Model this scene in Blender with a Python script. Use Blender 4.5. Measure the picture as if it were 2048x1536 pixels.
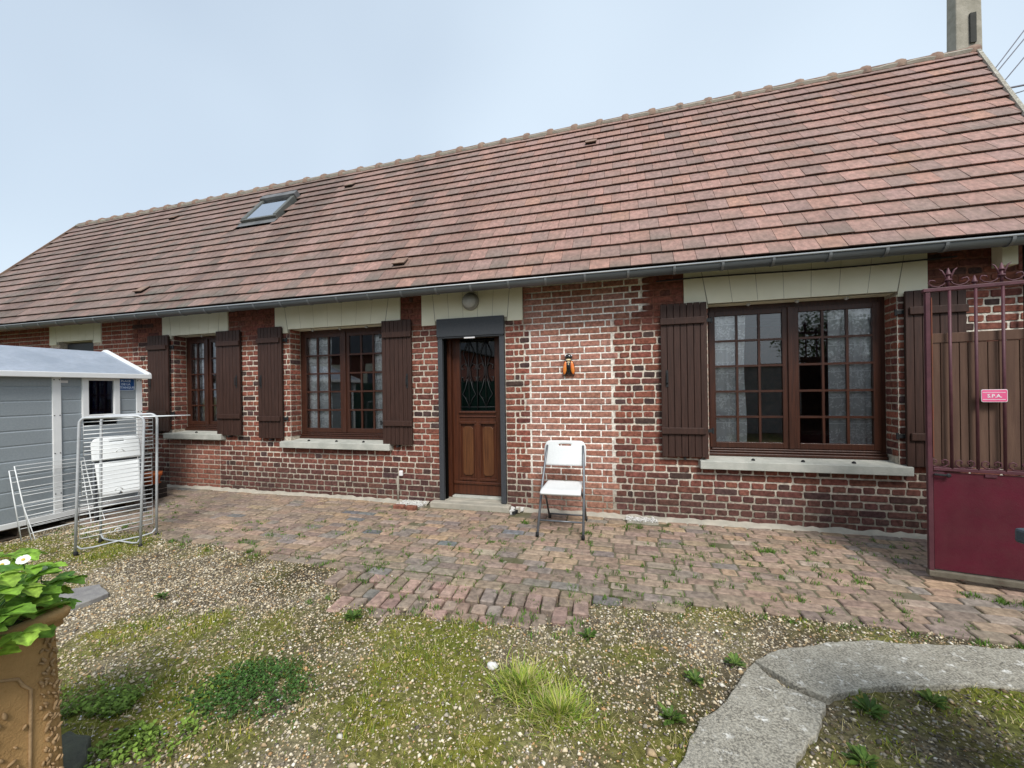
import bpy, math, random
import numpy as np
from mathutils import Matrix, Vector
R = math.radians
rnd = random.Random(7)
nr = np.random.default_rng(11)
for o in list(bpy.data.objects): bpy.data.objects.remove(o)
S = bpy.context.scene
COL = S.collection

# ------------------------------------------------------------------ camera
F_PX, PSI, ROLL, HY, CAM_D, CAM_H = 826.0, R(15.8), R(0.85), 778.0, 4.77, 1.44
fw = Vector((-math.sin(PSI), math.cos(PSI), 0)); rt = Vector((math.cos(PSI), math.sin(PSI), 0)); up = Vector((0, 0, 1))
CAM = Vector((0, -CAM_D, CAM_H))
cam_d = bpy.data.cameras.new('camera'); cam = bpy.data.objects.new('camera', cam_d); COL.objects.link(cam)
cam_d.sensor_width = 36; cam_d.lens = F_PX / 2048 * 36; cam_d.shift_y = (HY - 768) / 2048
cam_d.clip_start = .05; cam_d.clip_end = 600
Rc = rt * math.cos(ROLL) - up * math.sin(ROLL); Uc = rt * math.sin(ROLL) + up * math.cos(ROLL)
mw = Matrix((Rc, Uc, -fw)).transposed().to_4x4(); mw.translation = CAM
cam.matrix_world = mw
S.camera = cam

def proj(p):
    d = Vector(p) - CAM; z = d.dot(fw)
    if z < .05: return None
    return (1024 + F_PX * d.dot(Rc) / z, HY - F_PX * d.dot(Uc) / z, z)
def inview(p, m=0):
    q = proj(p)
    return q is not None and -m < q[0] < 2048 + m and -m < q[1] < 1536 + m

# ------------------------------------------------------------------ sky, sun, exposure
SUN_EL, SUN_AZ = R(48), R(155)       # azimuth measured from +Y towards +X
W = bpy.data.worlds.new('World'); S.world = W; W.use_nodes = True
nt = W.node_tree; nt.nodes.clear()
wo = nt.nodes.new('ShaderNodeOutputWorld'); bg = nt.nodes.new('ShaderNodeBackground')
sky = nt.nodes.new('ShaderNodeTexSky'); sky.sky_type = 'NISHITA'; sky.sun_disc = False
sky.sun_elevation = SUN_EL; sky.sun_rotation = SUN_AZ; sky.dust_density = 4; sky.air_density = 1.2
tc = nt.nodes.new('ShaderNodeTexCoord'); nz = nt.nodes.new('ShaderNodeTexNoise'); nz.inputs['Scale'].default_value = 1.1; nz.inputs['Detail'].default_value = 3; nz.inputs['Roughness'].default_value = .45
rp = nt.nodes.new('ShaderNodeValToRGB'); rp.color_ramp.elements[0].position = .3; rp.color_ramp.elements[0].color = (2.6, 3.1, 3.7, 1)
rp.color_ramp.elements[1].position = .72; rp.color_ramp.elements[1].color = (3.8, 4.4, 4.95, 1)
mx = nt.nodes.new('ShaderNodeMix'); mx.data_type = 'RGBA'; mx.inputs[0].default_value = .86
nt.links.new(tc.outputs['Generated'], nz.inputs['Vector']); nt.links.new(nz.outputs['Fac'], rp.inputs['Fac'])
nt.links.new(sky.outputs[0], mx.inputs[6]); nt.links.new(rp.outputs[0], mx.inputs[7])
nt.links.new(mx.outputs[2], bg.inputs['Color']); bg.inputs['Strength'].default_value = .1
nt.links.new(bg.outputs[0], wo.inputs['Surface'])
sd = bpy.data.lights.new('sun', 'SUN'); sun = bpy.data.objects.new('sun', sd); COL.objects.link(sun)
sd.energy = 1.5; sd.angle = R(18); sd.color = (1, .965, .91)
sv = Vector((math.cos(SUN_EL) * math.sin(SUN_AZ), math.cos(SUN_EL) * math.cos(SUN_AZ), math.sin(SUN_EL)))
sun.rotation_euler = sv.to_track_quat('Z', 'Y').to_euler(); sun.location = sv * 40
vs = S.view_settings; vs.view_transform = 'Standard'; vs.look = 'None'; vs.exposure = 1.13; vs.gamma = 1; vs.use_curve_mapping = False
S.render.engine = 'CYCLES'

# ------------------------------------------------------------------ materials
def _n(t, k, **kw):
    n = t.nodes.new(k)
    for a, b in kw.items():
        if a in n.inputs.keys(): n.inputs[a].default_value = b
        else: setattr(n, a, b)
    return n
def _mix(t, fac, a, b, blend='MIX'):
    m = t.nodes.new('ShaderNodeMix'); m.data_type = 'RGBA'; m.blend_type = blend; m.clamp_factor = True
    for s, v in ((0, fac), (6, a), (7, b)):
        if hasattr(v, 'is_output'): t.links.new(v, m.inputs[s])
        else: m.inputs[s].default_value = v if s == 0 else (*v, 1)
    return m.outputs[2]
def _noise(t, co, scale, detail=4, rough=.6, lo=.35, hi=.65):
    n = _n(t, 'ShaderNodeTexNoise', Scale=scale, Detail=detail, Roughness=rough); t.links.new(co, n.inputs['Vector'])
    mr = _n(t, 'ShaderNodeMapRange'); mr.inputs[1].default_value = lo; mr.inputs[2].default_value = hi; mr.clamp = True
    t.links.new(n.outputs['Fac'], mr.inputs[0]); return mr.outputs[0], n.outputs['Fac']
MATS = {}
def mat(name, a, b=None, scale=6, lo=.35, hi=.65, rough=.75, spec=.3, bump=0, bscale=70, stretch=(1, 1, 1), attr=False, metal=0, vary=.35, spots=None, sscale=9, coat=0, rot=(0, 0, 0), mott=None, transl=0):
    m = bpy.data.materials.new(name); m.use_nodes = True; t = m.node_tree; p = t.nodes['Principled BSDF']
    tc = _n(t, 'ShaderNodeTexCoord'); mp = _n(t, 'ShaderNodeMapping'); mp.inputs['Scale'].default_value = stretch; mp.inputs['Rotation'].default_value = rot
    t.links.new(tc.outputs['Object'], mp.inputs['Vector']); co = mp.outputs['Vector']
    f1, raw = _noise(t, co, scale, lo=lo, hi=hi)
    if attr:
        at = _n(t, 'ShaderNodeAttribute', attribute_name='tint')
        dark = _mix(t, 1.0, at.outputs['Color'], (1 - vary,) * 3, 'MULTIPLY')
        lite = _mix(t, 1.0, at.outputs['Color'], (1 + vary,) * 3, 'MULTIPLY')
        c = _mix(t, f1, dark, lite)
    else:
        c = _mix(t, f1, a, b if b else tuple(x * .8 for x in a))
    if spots:
        f2, _ = _noise(t, co, sscale, 5, .7, spots[1], spots[1] + .12)
        c = _mix(t, f2, c, spots[0])
    if mott:
        f4, _ = _noise(t, co, mott[1], 6, .75, .42, .66); mm = _n(t, 'ShaderNodeMath', operation='MULTIPLY'); t.links.new(f4, mm.inputs[0]); mm.inputs[1].default_value = mott[2]
        c = _mix(t, mm.outputs[0], c, mott[0])
    t.links.new(c, p.inputs['Base Color'])
    p.inputs['Roughness'].default_value = rough; p.inputs['Specular IOR Level'].default_value = spec; p.inputs['Metallic'].default_value = metal
    p.inputs['Coat Weight'].default_value = coat; p.inputs['Coat Roughness'].default_value = .15
    if bump:
        f3, r3 = _noise(t, co, bscale, 6, .65, 0, 1)
        bp = _n(t, 'ShaderNodeBump', Strength=bump, Distance=.01); t.links.new(r3, bp.inputs['Height']); t.links.new(bp.outputs[0], p.inputs['Normal'])
    if transl:
        tl = _n(t, 'ShaderNodeBsdfTranslucent'); t.links.new(c, tl.inputs[0]); ms = _n(t, 'ShaderNodeMixShader', Fac=transl); t.links.new(p.outputs[0], ms.inputs[1]); t.links.new(tl.outputs[0], ms.inputs[2]); t.links.new(ms.outputs[0], t.nodes['Material Output'].inputs[0])
    MATS[name] = m; return m
mat('brick', None or (.3, .1, .07), attr=True, scale=26, vary=.38, rough=.88, spec=.2, bump=.55, bscale=90, spots=((.045, .03, .027), .66), sscale=14)
mat('mortar', (.5, .45, .38), attr=True, scale=30, vary=.3, rough=.95, spec=.1, bump=.7, bscale=60)
mat('tile', (.3, .15, .12), attr=True, scale=16, vary=.22, rough=.66, spec=.35, bump=.3, bscale=60, mott=((.19, .135, .105), 9, .5), spots=((.11, .09, .075), .66), sscale=12, stretch=(1.6, 1, 1))
mat('ridge_clay', (.21, .13, .1), (.28, .2, .15), scale=9, rough=.85, bump=.5, bscale=50, spots=((.11, .1, .085), .55), sscale=7)
mat('under_tile', (.035, .024, .02), rough=.95)
mat('zinc', (.1, .11, .117), (.135, .147, .155), scale=3, rough=.45, spec=.5, metal=.35, stretch=(.5, 4, 4), bump=.05)
mat('zinc_mid', (.17, .182, .19), (.21, .222, .23), scale=6, rough=.45, spec=.5, metal=.3)
mat('zinc_sheen', (.34, .36, .375), (.42, .44, .45), scale=6, rough=.4, spec=.5, metal=.3)  # gutter lip zinc, sky reflection painted in as a lighter colour
mat('lead', (.12, .125, .13), (.2, .2, .2), scale=5, rough=.6, metal=.3)
mat('cream', (.86, .825, .66), (.8, .765, .6), scale=2.2, rough=.85, spec=.2, bump=.25, bscale=160, spots=((.52, .49, .4), .7), sscale=4)
mat('groove', (.36, .33, .26), rough=.95)
mat('sill', (.5, .5, .45), (.38, .39, .35), scale=7, rough=.9, bump=.4, bscale=80, spots=((.22, .23, .2), .63), sscale=12)
mat('shutter_wood', (.03, .0135, .0095), (.058, .027, .0195), lo=.3, hi=.7, scale=10, rough=.6, spec=.35, bump=.25, bscale=40, stretch=(5, 5, .35))
mat('frame_wood', (.062, .022, .0125), (.036, .0135, .0085), scale=9, rough=.4, spec=.4, bump=.12, bscale=40, stretch=(6, 6, .4))
mat('door_wood', (.09, .028, .0125), (.05, .0155, .008), scale=8, rough=.38, spec=.45, bump=.12, bscale=40, stretch=(6, 6, .35))
mat('door_panel', (.14, .056, .021), (.07, .026, .012), scale=7, rough=.4, spec=.4, bump=.1, bscale=40, stretch=(7, 7, .3), spots=((.07, .028, .014), .6), sscale=5)
mat('anthracite', (.042, .046, .053), (.052, .056, .063), scale=40, rough=.55, spec=.4)
mat('iron', (.02, .022, .024), rough=.5, spec=.4)
mat('concrete', (.42, .39, .32), (.15, .14, .115), scale=95, lo=.4, hi=.6, rough=.95, bump=1, bscale=80, mott=((.5, .475, .4), 10, .5), spots=((.8, .79, .74), .575), sscale=21)
mat('step_stone', (.45, .41, .34), (.33, .31, .26), scale=6, rough=.9, bump=.5, bscale=80, spots=((.24, .26, .17), .63), sscale=8)
mat('paver', None or (.3, .2, .15), attr=True, scale=22, vary=.3, rough=.9, spec=.2, bump=.7, bscale=85, spots=((.23, .2, .16), .62), sscale=13)
mat('paver_joint', (.2, .175, .125), (.085, .085, .035), scale=3.5, rough=.98, bump=.9, bscale=90, spots=((.46, .43, .35), .6), sscale=6)
mat('soil', (.2, .2, .2), attr=True, scale=40, vary=.45, rough=.98, spec=.1, bump=1, bscale=130)
mat('pebble', (.4, .4, .4), attr=True, scale=90, vary=.15, rough=.85, spec=.3)
mat('plastic_grey', (.30, .335, .36), (.265, .30, .325), scale=60, rough=.5, spec=.4, bump=.1, bscale=200)
mat('roof_grey', (.35, .39, .46), (.25, .29, .35), scale=3, mott=((.24, .27, .3), 22, .5), rough=.6, spec=.4, bump=.25, bscale=220)
mat('white_plastic', (.8, .81, .81), (.75, .76, .76), scale=6, rough=.45, spec=.45)
mat('chair_white', (.74, .76, .76), (.70, .72, .72), scale=50, rough=.5, spec=.4, bump=.12, bscale=260)
mat('chair_steel', (.13, .14, .155), (.17, .18, .195), scale=20, rough=.4, spec=.5, metal=.4)
mat('rubber', (.02, .02, .022), rough=.8)
mat('wire_white', (.82, .84, .84), rough=.4, spec=.5)
mat('rack_steel', (.55, .57, .59), (.46, .48, .5), scale=14, rough=.4, metal=.1)
mat('pallet_wood', (.13, .1, .07), (.07, .052, .038), scale=9, rough=.9, stretch=(4, .4, 4), bump=.4)
mat('terracotta_orange', (.62, .17, .05), (.5, .13, .04), scale=9, rough=.8)
mat('gate_red', (.1, .008, .022), (.07, .008, .017), scale=2.5, mott=((.1, .04, .04), 7, .22), rough=.42, spec=.45, bump=.12, bscale=120, spots=((.13, .06, .065), .72), sscale=7)
mat('gate_bar', (.105, .035, .046), (.07, .022, .03), scale=12, rough=.5, spec=.4, bump=.15, bscale=80, spots=((.11, .05, .03), .66), sscale=10)
mat('gate_rust', (.13, .07, .035), (.2, .05, .03), scale=10, rough=.7, bump=.3)
mat('gate_base', (.17, .15, .115), (.1, .085, .062), scale=9, rough=.8, bump=.3, spots=((.13, .035, .035), .63))
mat('gate_board', (.135, .078, .054), (.095, .053, .038), scale=8, rough=.8, stretch=(5, 5, .3), bump=.25)
mat('sign_pink', (.72, .11, .25), (.8, .16, .32), scale=12, rough=.35)
mat('sign_white', (.85, .83, .84), rough=.4)
mat('sign_blue', (.012, .07, .24), (.015, .085, .28), scale=12, rough=.35)
mat('sign_text', (.62, .72, .85), rough=.4)
mat('stoneware', (.45, .275, .115), (.35, .21, .085), scale=7, rough=.75, spec=.3, bump=.5, bscale=120, spots=((.15, .085, .045), .62), sscale=6)
mat('relief', (.42, .28, .15), (.28, .18, .09), scale=20, rough=.8, bump=.4, bscale=120)
mat('leaf', (.1, .2, .02), attr=True, scale=45, vary=.35, rough=.6, spec=.25, transl=.3)
mat('blade', (.1, .2, .02), attr=True, scale=12, vary=.2, rough=.7, spec=.2, transl=.3)
mat('petal', (.85, .85, .82), rough=.6)
mat('yellow', (.7, .5, .08), rough=.7)
mat('cicada_black', (.012, .012, .014), rough=.15, spec=.6, coat=.6)
mat('cicada_orange', (.78, .17, .02), (.75, .3, .06), scale=18, lo=.4, hi=.7, rough=.2, spec=.5, coat=.6)
mat('cicada_cream', (.72, .56, .28), (.8, .7, .5), scale=30, rough=.2, coat=.6)
mat('lamp_glass', (.5, .51, .5), (.42, .43, .43), scale=40, rough=.2, spec=.6)
mat('lamp_rim', (.3, .29, .26), rough=.5)
mat('bin_plastic', (.045, .058, .072), (.06, .075, .09), scale=30, rough=.5, bump=.15, bscale=200)
mat('pole_concrete', (.4, .37, .31), (.29, .27, .22), scale=5, rough=.95, bump=.7, bscale=45, spots=((.2, .19, .16), .63))
mat('pole_slot', (.06, .06, .055), rough=.95)
mat('navy', (.008, .016, .09), (.01, .02, .11), scale=5, rough=.4)
mat('cable', (.03, .03, .035), rough=.6)
mat('wire_grey', (.2, .2, .24), rough=.6)
mat('skylight_frame', (.12, .125, .115), (.15, .155, .14), scale=9, rough=.5, metal=.3)
mat('interior', (.3, .28, .25), rough=.95)
mat('interior_floor', (.16, .12, .09), rough=.7)
mat('slate_stone', (.2, .19, .19), (.3, .29, .27), scale=9, rough=.85, bump=.5)
mat('edging', (.07, .07, .06), (.12, .13, .09), scale=8, rough=.95, bump=.8, bscale=60)
mat('white_chips', (.75, .74, .71), (.6, .59, .56), scale=50, rough=.8)
mat('green_fence', (.03, .085, .06), (.02, .06, .045), scale=9, rough=.7)
mat('grey_wall', (.33, .32, .3), (.27, .26, .25), scale=4, rough=.95)
mat('far_brick', (.2, .07, .05), (.13, .045, .035), scale=9, rough=.95)
mat('slate_roof', (.045, .05, .06), (.07, .075, .085), scale=9, rough=.7)
mat('bark', (.1, .075, .055), (.06, .045, .035), scale=9, rough=.95)
mat('timber_dark', (.03, .022, .018), rough=.9)
def glass(name, tint, refl, rough=0):
    m = bpy.data.materials.new(name); m.use_nodes = True; t = m.node_tree; t.nodes.clear()
    o = _n(t, 'ShaderNodeOutputMaterial'); tr = _n(t, 'ShaderNodeBsdfTransparent'); tr.inputs[0].default_value = (*tint, 1)
    gl = _n(t, 'ShaderNodeBsdfGlossy', Roughness=rough); gl.inputs[0].default_value = (.95, .97, 1, 1)
    fr = _n(t, 'ShaderNodeFresnel', IOR=1.5); ad = _n(t, 'ShaderNodeMath', operation='ADD'); ad.inputs[1].default_value = refl; ad.use_clamp = True
    mixs = _n(t, 'ShaderNodeMixShader'); t.links.new(fr.outputs[0], ad.inputs[0]); t.links.new(ad.outputs[0], mixs.inputs[0])
    t.links.new(tr.outputs[0], mixs.inputs[1]); t.links.new(gl.outputs[0], mixs.inputs[2]); t.links.new(mixs.outputs[0], o.inputs[0]); MATS[name] = m
glass('pane_glass', (.99, 1, .995), .085); glass('door_glass', (.1, .2, .19), .15, .02); glass('shed_glass', (.35, .4, .55), .03, .02); glass('sky_glass', (.3, .33, .35), .5, .06)
def lace():
    m = bpy.data.materials.new('lace'); m.use_nodes = True; t = m.node_tree; t.nodes.clear()
    o = _n(t, 'ShaderNodeOutputMaterial'); tc = _n(t, 'ShaderNodeTexCoord'); sx = _n(t, 'ShaderNodeSeparateXYZ'); t.links.new(tc.outputs['Object'], sx.inputs[0])
    def mth(op, a, b=None):
        n = _n(t, 'ShaderNodeMath', operation=op)
        for i, v in enumerate((a, b)):
            if v is None: continue
            if hasattr(v, 'is_output'): t.links.new(v, n.inputs[i])
            else: n.inputs[i].default_value = v
        return n.outputs[0]
    x, z = sx.outputs[0], sx.outputs[2]
    sc = mth('MULTIPLY', mth('ABSOLUTE', mth('SINE', mth('MULTIPLY', x, 33.))), .03)
    ph = mth('FRACT', mth('DIVIDE', mth('ADD', z, sc), .27))
    band = mth('LESS_THAN', ph, .2)
    line = mth('LESS_THAN', mth('FRACT', mth('DIVIDE', mth('ADD', z, .05), .27)), .03)
    f1, _ = _noise(t, tc.outputs['Object'], 55, 2, .5, .48, .54)
    f2, _ = _noise(t, tc.outputs['Object'], 13, 1, .5, .42, .48)
    fl = mth('MULTIPLY', f1, f2)
    a = mth('MAXIMUM', mth('MAXIMUM', mth('MULTIPLY', band, .97), mth('MULTIPLY', line, 1.)), mth('MULTIPLY', fl, .95))
    al = mth('MAXIMUM', a, .64)
    tr = _n(t, 'ShaderNodeBsdfTransparent'); df = _n(t, 'ShaderNodeBsdfDiffuse'); df.inputs[0].default_value = (.93, .94, .95, 1)
    tl = _n(t, 'ShaderNodeBsdfTranslucent'); tl.inputs[0].default_value = (.8, .8, .8, 1); m1 = _n(t, 'ShaderNodeMixShader', Fac=.1)
    t.links.new(df.outputs[0], m1.inputs[1]); t.links.new(tl.outputs[0], m1.inputs[2]); m2 = _n(t, 'ShaderNodeMixShader')
    t.links.new(al, m2.inputs[0]); t.links.new(tr.outputs[0], m2.inputs[1]); t.links.new(m1.outputs[0], m2.inputs[2]); t.links.new(m2.outputs[0], o.inputs[0]); MATS['lace'] = m
lace()

# ------------------------------------------------------------------ mesh helpers
class MB:
    def __init__(s): s.v = []; s.f = []; s.c = []
    def add(s, vs, fs, col=None):
        b = len(s.v); s.v += [tuple(p) for p in vs]; s.f += [tuple(b + i for i in f) for f in fs]
        s.c += ([col] * len(vs) if col is None or not isinstance(col, list) else col); return s
    def box(s, x0, x1, y0, y1, z0, z1, col=None, M=None):
        vs = [(x, y, z) for z in (z0, z1) for y in (y0, y1) for x in (x0, x1)]
        if M is not None: vs = [M @ Vector(p) for p in vs]
        return s.add(vs, [(0, 2, 3, 1), (4, 5, 7, 6), (0, 1, 5, 4), (2, 6, 7, 3), (0, 4, 6, 2), (1, 3, 7, 5)], col)
    def bar(s, a, b, w, h, upv=(0, 0, 1), col=None):
        a, b = Vector(a), Vector(b); d = (b - a).normalized(); u = Vector(upv)
        if abs(d.dot(u)) > .95: u = Vector((0, 1, 0))
        r = d.cross(u).normalized() * w / 2; u2 = r.cross(d).normalized() * h / 2
        vs = [p + i * r + j * u2 for p in (a, b) for i, j in ((-1, -1), (1, -1), (1, 1), (-1, 1))]
        return s.add(vs, [(3, 2, 1, 0), (4, 5, 6, 7)] + [(i, (i + 1) % 4, 4 + (i + 1) % 4, 4 + i) for i in range(4)], col)
    def tube(s, pts, r, n=6, closed=False, col=None):
        pts = [Vector(p) for p in pts]; m = len(pts); ref = None; vs = []
        for i, p in enumerate(pts):
            if closed: d = pts[(i + 1) % m] - pts[i - 1]
            else: d = pts[min(i + 1, m - 1)] - pts[max(i - 1, 0)]
            d.normalize()
            if ref is None: ref = Vector((0, 0, 1)) if abs(d.z) < .9 else Vector((1, 0, 0))
            a = (ref - d * ref.dot(d)).normalized(); ref = a; b = d.cross(a)
            rr = r[i] if isinstance(r, (list, tuple)) else r
            vs += [p + (a * math.cos(2 * math.pi * k / n) + b * math.sin(2 * math.pi * k / n)) * rr for k in range(n)]
        fs = [(i * n + k, i * n + (k + 1) % n, ((i + 1) % m) * n + (k + 1) % n, ((i + 1) % m) * n + k) for i in range(m if closed else m - 1) for k in range(n)]
        if not closed: fs += [tuple(range(n - 1, -1, -1)), tuple((m - 1) * n + k for k in range(n))]
        return s.add(vs, fs, col)
    def lathe(s, prof, n=16, c=(0, 0, 0), M=None, col=None):
        vs = [(c[0] + r * math.cos(2 * math.pi * k / n), c[1] + r * math.sin(2 * math.pi * k / n), c[2] + z) for r, z in prof for k in range(n)]
        if M is not None: vs = [M @ Vector(p) for p in vs]
        m = len(prof); fs = [(i * n + k, i * n + (k + 1) % n, (i + 1) * n + (k + 1) % n, (i + 1) * n + k) for i in range(m - 1) for k in range(n)]
        fs += [tuple(range(n - 1, -1, -1)), tuple((m - 1) * n + k for k in range(n))]
        return s.add(vs, fs, col)
    def prism(s, poly, fn, d0, d1, col=None):
        n = len(poly); vs = [fn(a, b, d0) for a, b in poly] + [fn(a, b, d1) for a, b in poly]
        return s.add(vs, [tuple(range(n)), tuple(range(2 * n - 1, n - 1, -1))] + [(i, n + i, n + (i + 1) % n, (i + 1) % n) for i in range(n)], col)
    def build(s, name, m, parent=None, smooth=False, bevel=0, solid=0, world=True):
        me = bpy.data.meshes.new(name); me.from_pydata(s.v, [], s.f); me.materials.append(MATS[m])
        if any(c is not None for c in s.c):
            at = me.color_attributes.new('tint', 'FLOAT_COLOR', 'POINT')
            at.data.foreach_set('color', np.array([(*(c or (.5, .5, .5)), 1.) for c in s.c], dtype=np.float32).ravel())
        if smooth: me.polygons.foreach_set('use_smooth', [True] * len(me.polygons))
        return link(name, me, parent, bevel, solid, world)
def link(name, me, parent=None, bevel=0, solid=0, world=True):
    o = bpy.data.objects.new(name, me); COL.objects.link(o)
    if parent:
        o.parent = parent
        if world: o.matrix_parent_inverse = chain(parent).inverted()
    if solid:
        md = o.modifiers.new('solid', 'SOLIDIFY'); md.thickness = solid; md.offset = 0
    if bevel:
        md = o.modifiers.new('bevel', 'BEVEL'); md.width = bevel; md.segments = 2; md.limit_method = 'ANGLE'
    return o
def chain(o):
    m = o.matrix_parent_inverse @ o.matrix_basis if o.parent else o.matrix_basis.copy()
    return chain(o.parent) @ m if o.parent else m
def tag(o, label=None, cat=None, group=None, kind=None):
    for k, v in (('label', label), ('category', cat), ('group', group), ('kind', kind)):
        if v: o[k] = v
    return o
def thing(name, loc, label, cat, group=None, rz=0, parent=None):
    o = bpy.data.objects.new(name, None); o.empty_display_size = .1; COL.objects.link(o); o.location = loc; o.rotation_euler = (0, 0, rz)
    return tag(o, label, cat, group)
def sub(name, parent, loc=None):
    o = bpy.data.objects.new(name, None); o.empty_display_size = .05; COL.objects.link(o); o.parent = parent
    o.matrix_parent_inverse = chain(parent).inverted()
    if loc: o.location = loc
    return o
def np_mesh(name, V, faces, C, m, parent=None, smooth=False, kind=None, label=None):
    """V (N,k,3) copies of one template; faces: list of index tuples of the template; C (N,3) or (N,k,3)"""
    N, k, _ = V.shape; me = bpy.data.meshes.new(name); me.vertices.add(N * k); me.vertices.foreach_set('co', V.astype(np.float32).ravel())
    sizes = np.array([len(f) for f in faces]); flat = np.concatenate([np.array(f) for f in faces])
    idx = (np.arange(N)[:, None] * k + flat[None, :]).ravel(); tot = np.tile(sizes, N); st = np.concatenate([[0], np.cumsum(tot)[:-1]])
    me.loops.add(len(idx)); me.loops.foreach_set('vertex_index', idx.astype(np.int32)); me.polygons.add(len(tot))
    me.polygons.foreach_set('loop_start', st.astype(np.int32)); me.polygons.foreach_set('loop_total', tot.astype(np.int32))
    if smooth: me.polygons.foreach_set('use_smooth', np.ones(len(tot), dtype=bool))
    me.update(calc_edges=True)
    if C.ndim == 2: C = np.repeat(C[:, None, :], k, 1)
    at = me.color_attributes.new('tint', 'FLOAT_COLOR', 'POINT'); at.data.foreach_set('color', np.concatenate([C, np.ones((N, k, 1))], 2).astype(np.float32).ravel())
    me.materials.append(MATS[m]); me.validate()
    o = link(name, me, parent); return tag(o, label, None, None, kind)
_G = {}
def vnoise(x, y, scale, seed=0, octs=3):
    out = np.zeros_like(np.asarray(x, float)); amp = 1; tot = 0
    for o in range(octs):
        if (seed, o) not in _G: _G[(seed, o)] = np.random.default_rng(seed * 31 + o).random((64, 64))
        g = _G[(seed, o)]; X = np.asarray(x) * scale * 2 ** o + 100; Y = np.asarray(y) * scale * 2 ** o + 100
        xi = np.floor(X).astype(int); yi = np.floor(Y).astype(int); fx = X - xi; fy = Y - yi; fx = fx * fx * (3 - 2 * fx); fy = fy * fy * (3 - 2 * fy)
        a = g[xi % 64, yi % 64]; b = g[(xi + 1) % 64, yi % 64]; c = g[xi % 64, (yi + 1) % 64]; d = g[(xi + 1) % 64, (yi + 1) % 64]
        out += amp * ((a * (1 - fx) + b * fx) * (1 - fy) + (c * (1 - fx) + d * fx) * fy); tot += amp; amp *= .5
    return out / tot
def pip(x, y, poly):
    x = np.asarray(x, float); y = np.asarray(y, float); ins = np.zeros(x.shape, bool); n = len(poly)
    for i in range(n):
        x1, y1 = poly[i]; x2, y2 = poly[(i + 1) % n]
        if y1 == y2: continue
        ins ^= ((y1 > y) != (y2 > y)) & (x < (x2 - x1) * (y - y1) / (y2 - y1) + x1)
    return ins
def jit(c, a, r=None):
    r = r or rnd; k = 1 + r.uniform(-a, a); return tuple(max(.004, x * k * (1 + r.uniform(-a, a) * .25)) for x in c)
def outline(hw, hh, ch, j):
    """an uneven eight-cornered brick outline"""
    c = lambda: ch * rnd.uniform(.5, 1.5); q = lambda: rnd.uniform(-j, j)
    a, b, d, e = c(), c(), c(), c()
    return [(-hw + a + q(), -hh + q()), (hw - b + q(), -hh + q()), (hw + q() * .6, -hh + b * .8), (hw + q() * .6, hh - d * .8), (hw - d + q(), hh + q()), (-hw + e + q(), hh + q()), (-hw + q() * .6, hh - e * .8), (-hw + q() * .6, -hh + a * .8)]
def brick_geo(mb, cx, cz, hw, hh, col, fn, ch=.006, j=.0025, pro=.0, back=.02, inset=.004, tilt=0):
    o = outline(hw, hh, min(ch, hh * .5), j); ks = (hw - inset) / hw; kz = (hh - inset) / hh
    t1, t2 = rnd.uniform(-tilt, tilt), rnd.uniform(-tilt, tilt)
    vs = [fn(cx + a * ks, cz + b * kz, -pro + a * t1 + b * t2) for a, b in o] + [fn(cx + a, cz + b, -pro + inset + a * t1 + b * t2) for a, b in o] + [fn(cx + a, cz + b, back) for a, b in o]
    n = 8; fs = [tuple(range(n))] + [(r * n + (i + 1) % n, r * n + i, (r + 1) * n + i, (r + 1) * n + (i + 1) % n) for r in range(2) for i in range(n)]
    cols = [jit(col, .05) for _ in o] + [tuple(x * .92 for x in col)] * n + [tuple(x * .8 for x in col)] * n
    mb.add(vs, fs, cols)
def split_pieces(items, limit, name, m, parent, stuff_name, smooth=False):
    """items: (rank, MB) ; the largest in view become parts of their own, the rest one stuff part"""
    items.sort(key=lambda t: -t[0])
    for r, b in items[:limit]: b.build(name, m, parent, smooth)
    if items[limit:]:
        big = MB()
        for r, b in items[limit:]: big.add(b.v, b.f, b.c)
        tag(big.build(stuff_name, m, parent, smooth), None, None, None, 'stuff')
def rank(p, vis=True):
    q = proj(p)
    if q is None: return 0
    if not (0 < q[0] < 2048 and 0 < q[1] < 1536) or not vis: return 0
    return 1 / q[2]
def text(body, size, m, parent, M, name='lettering', depth=.0006, align='CENTER', bold=0):
    cu = bpy.data.curves.new('t', 'FONT'); cu.body = body; cu.size = size; cu.align_x = align; cu.align_y = 'CENTER'; cu.extrude = depth; cu.offset = bold; cu.resolution_u = 2
    to = bpy.data.objects.new('t', cu); COL.objects.link(to); dg = bpy.context.evaluated_depsgraph_get(); dg.update()
    me = bpy.data.meshes.new_from_object(to.evaluated_get(dg)); bpy.data.objects.remove(to); bpy.data.curves.remove(cu)
    me.transform(M); me.materials.clear(); me.materials.append(MATS[m]); me.name = name
    return link(name, me, parent)

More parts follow.
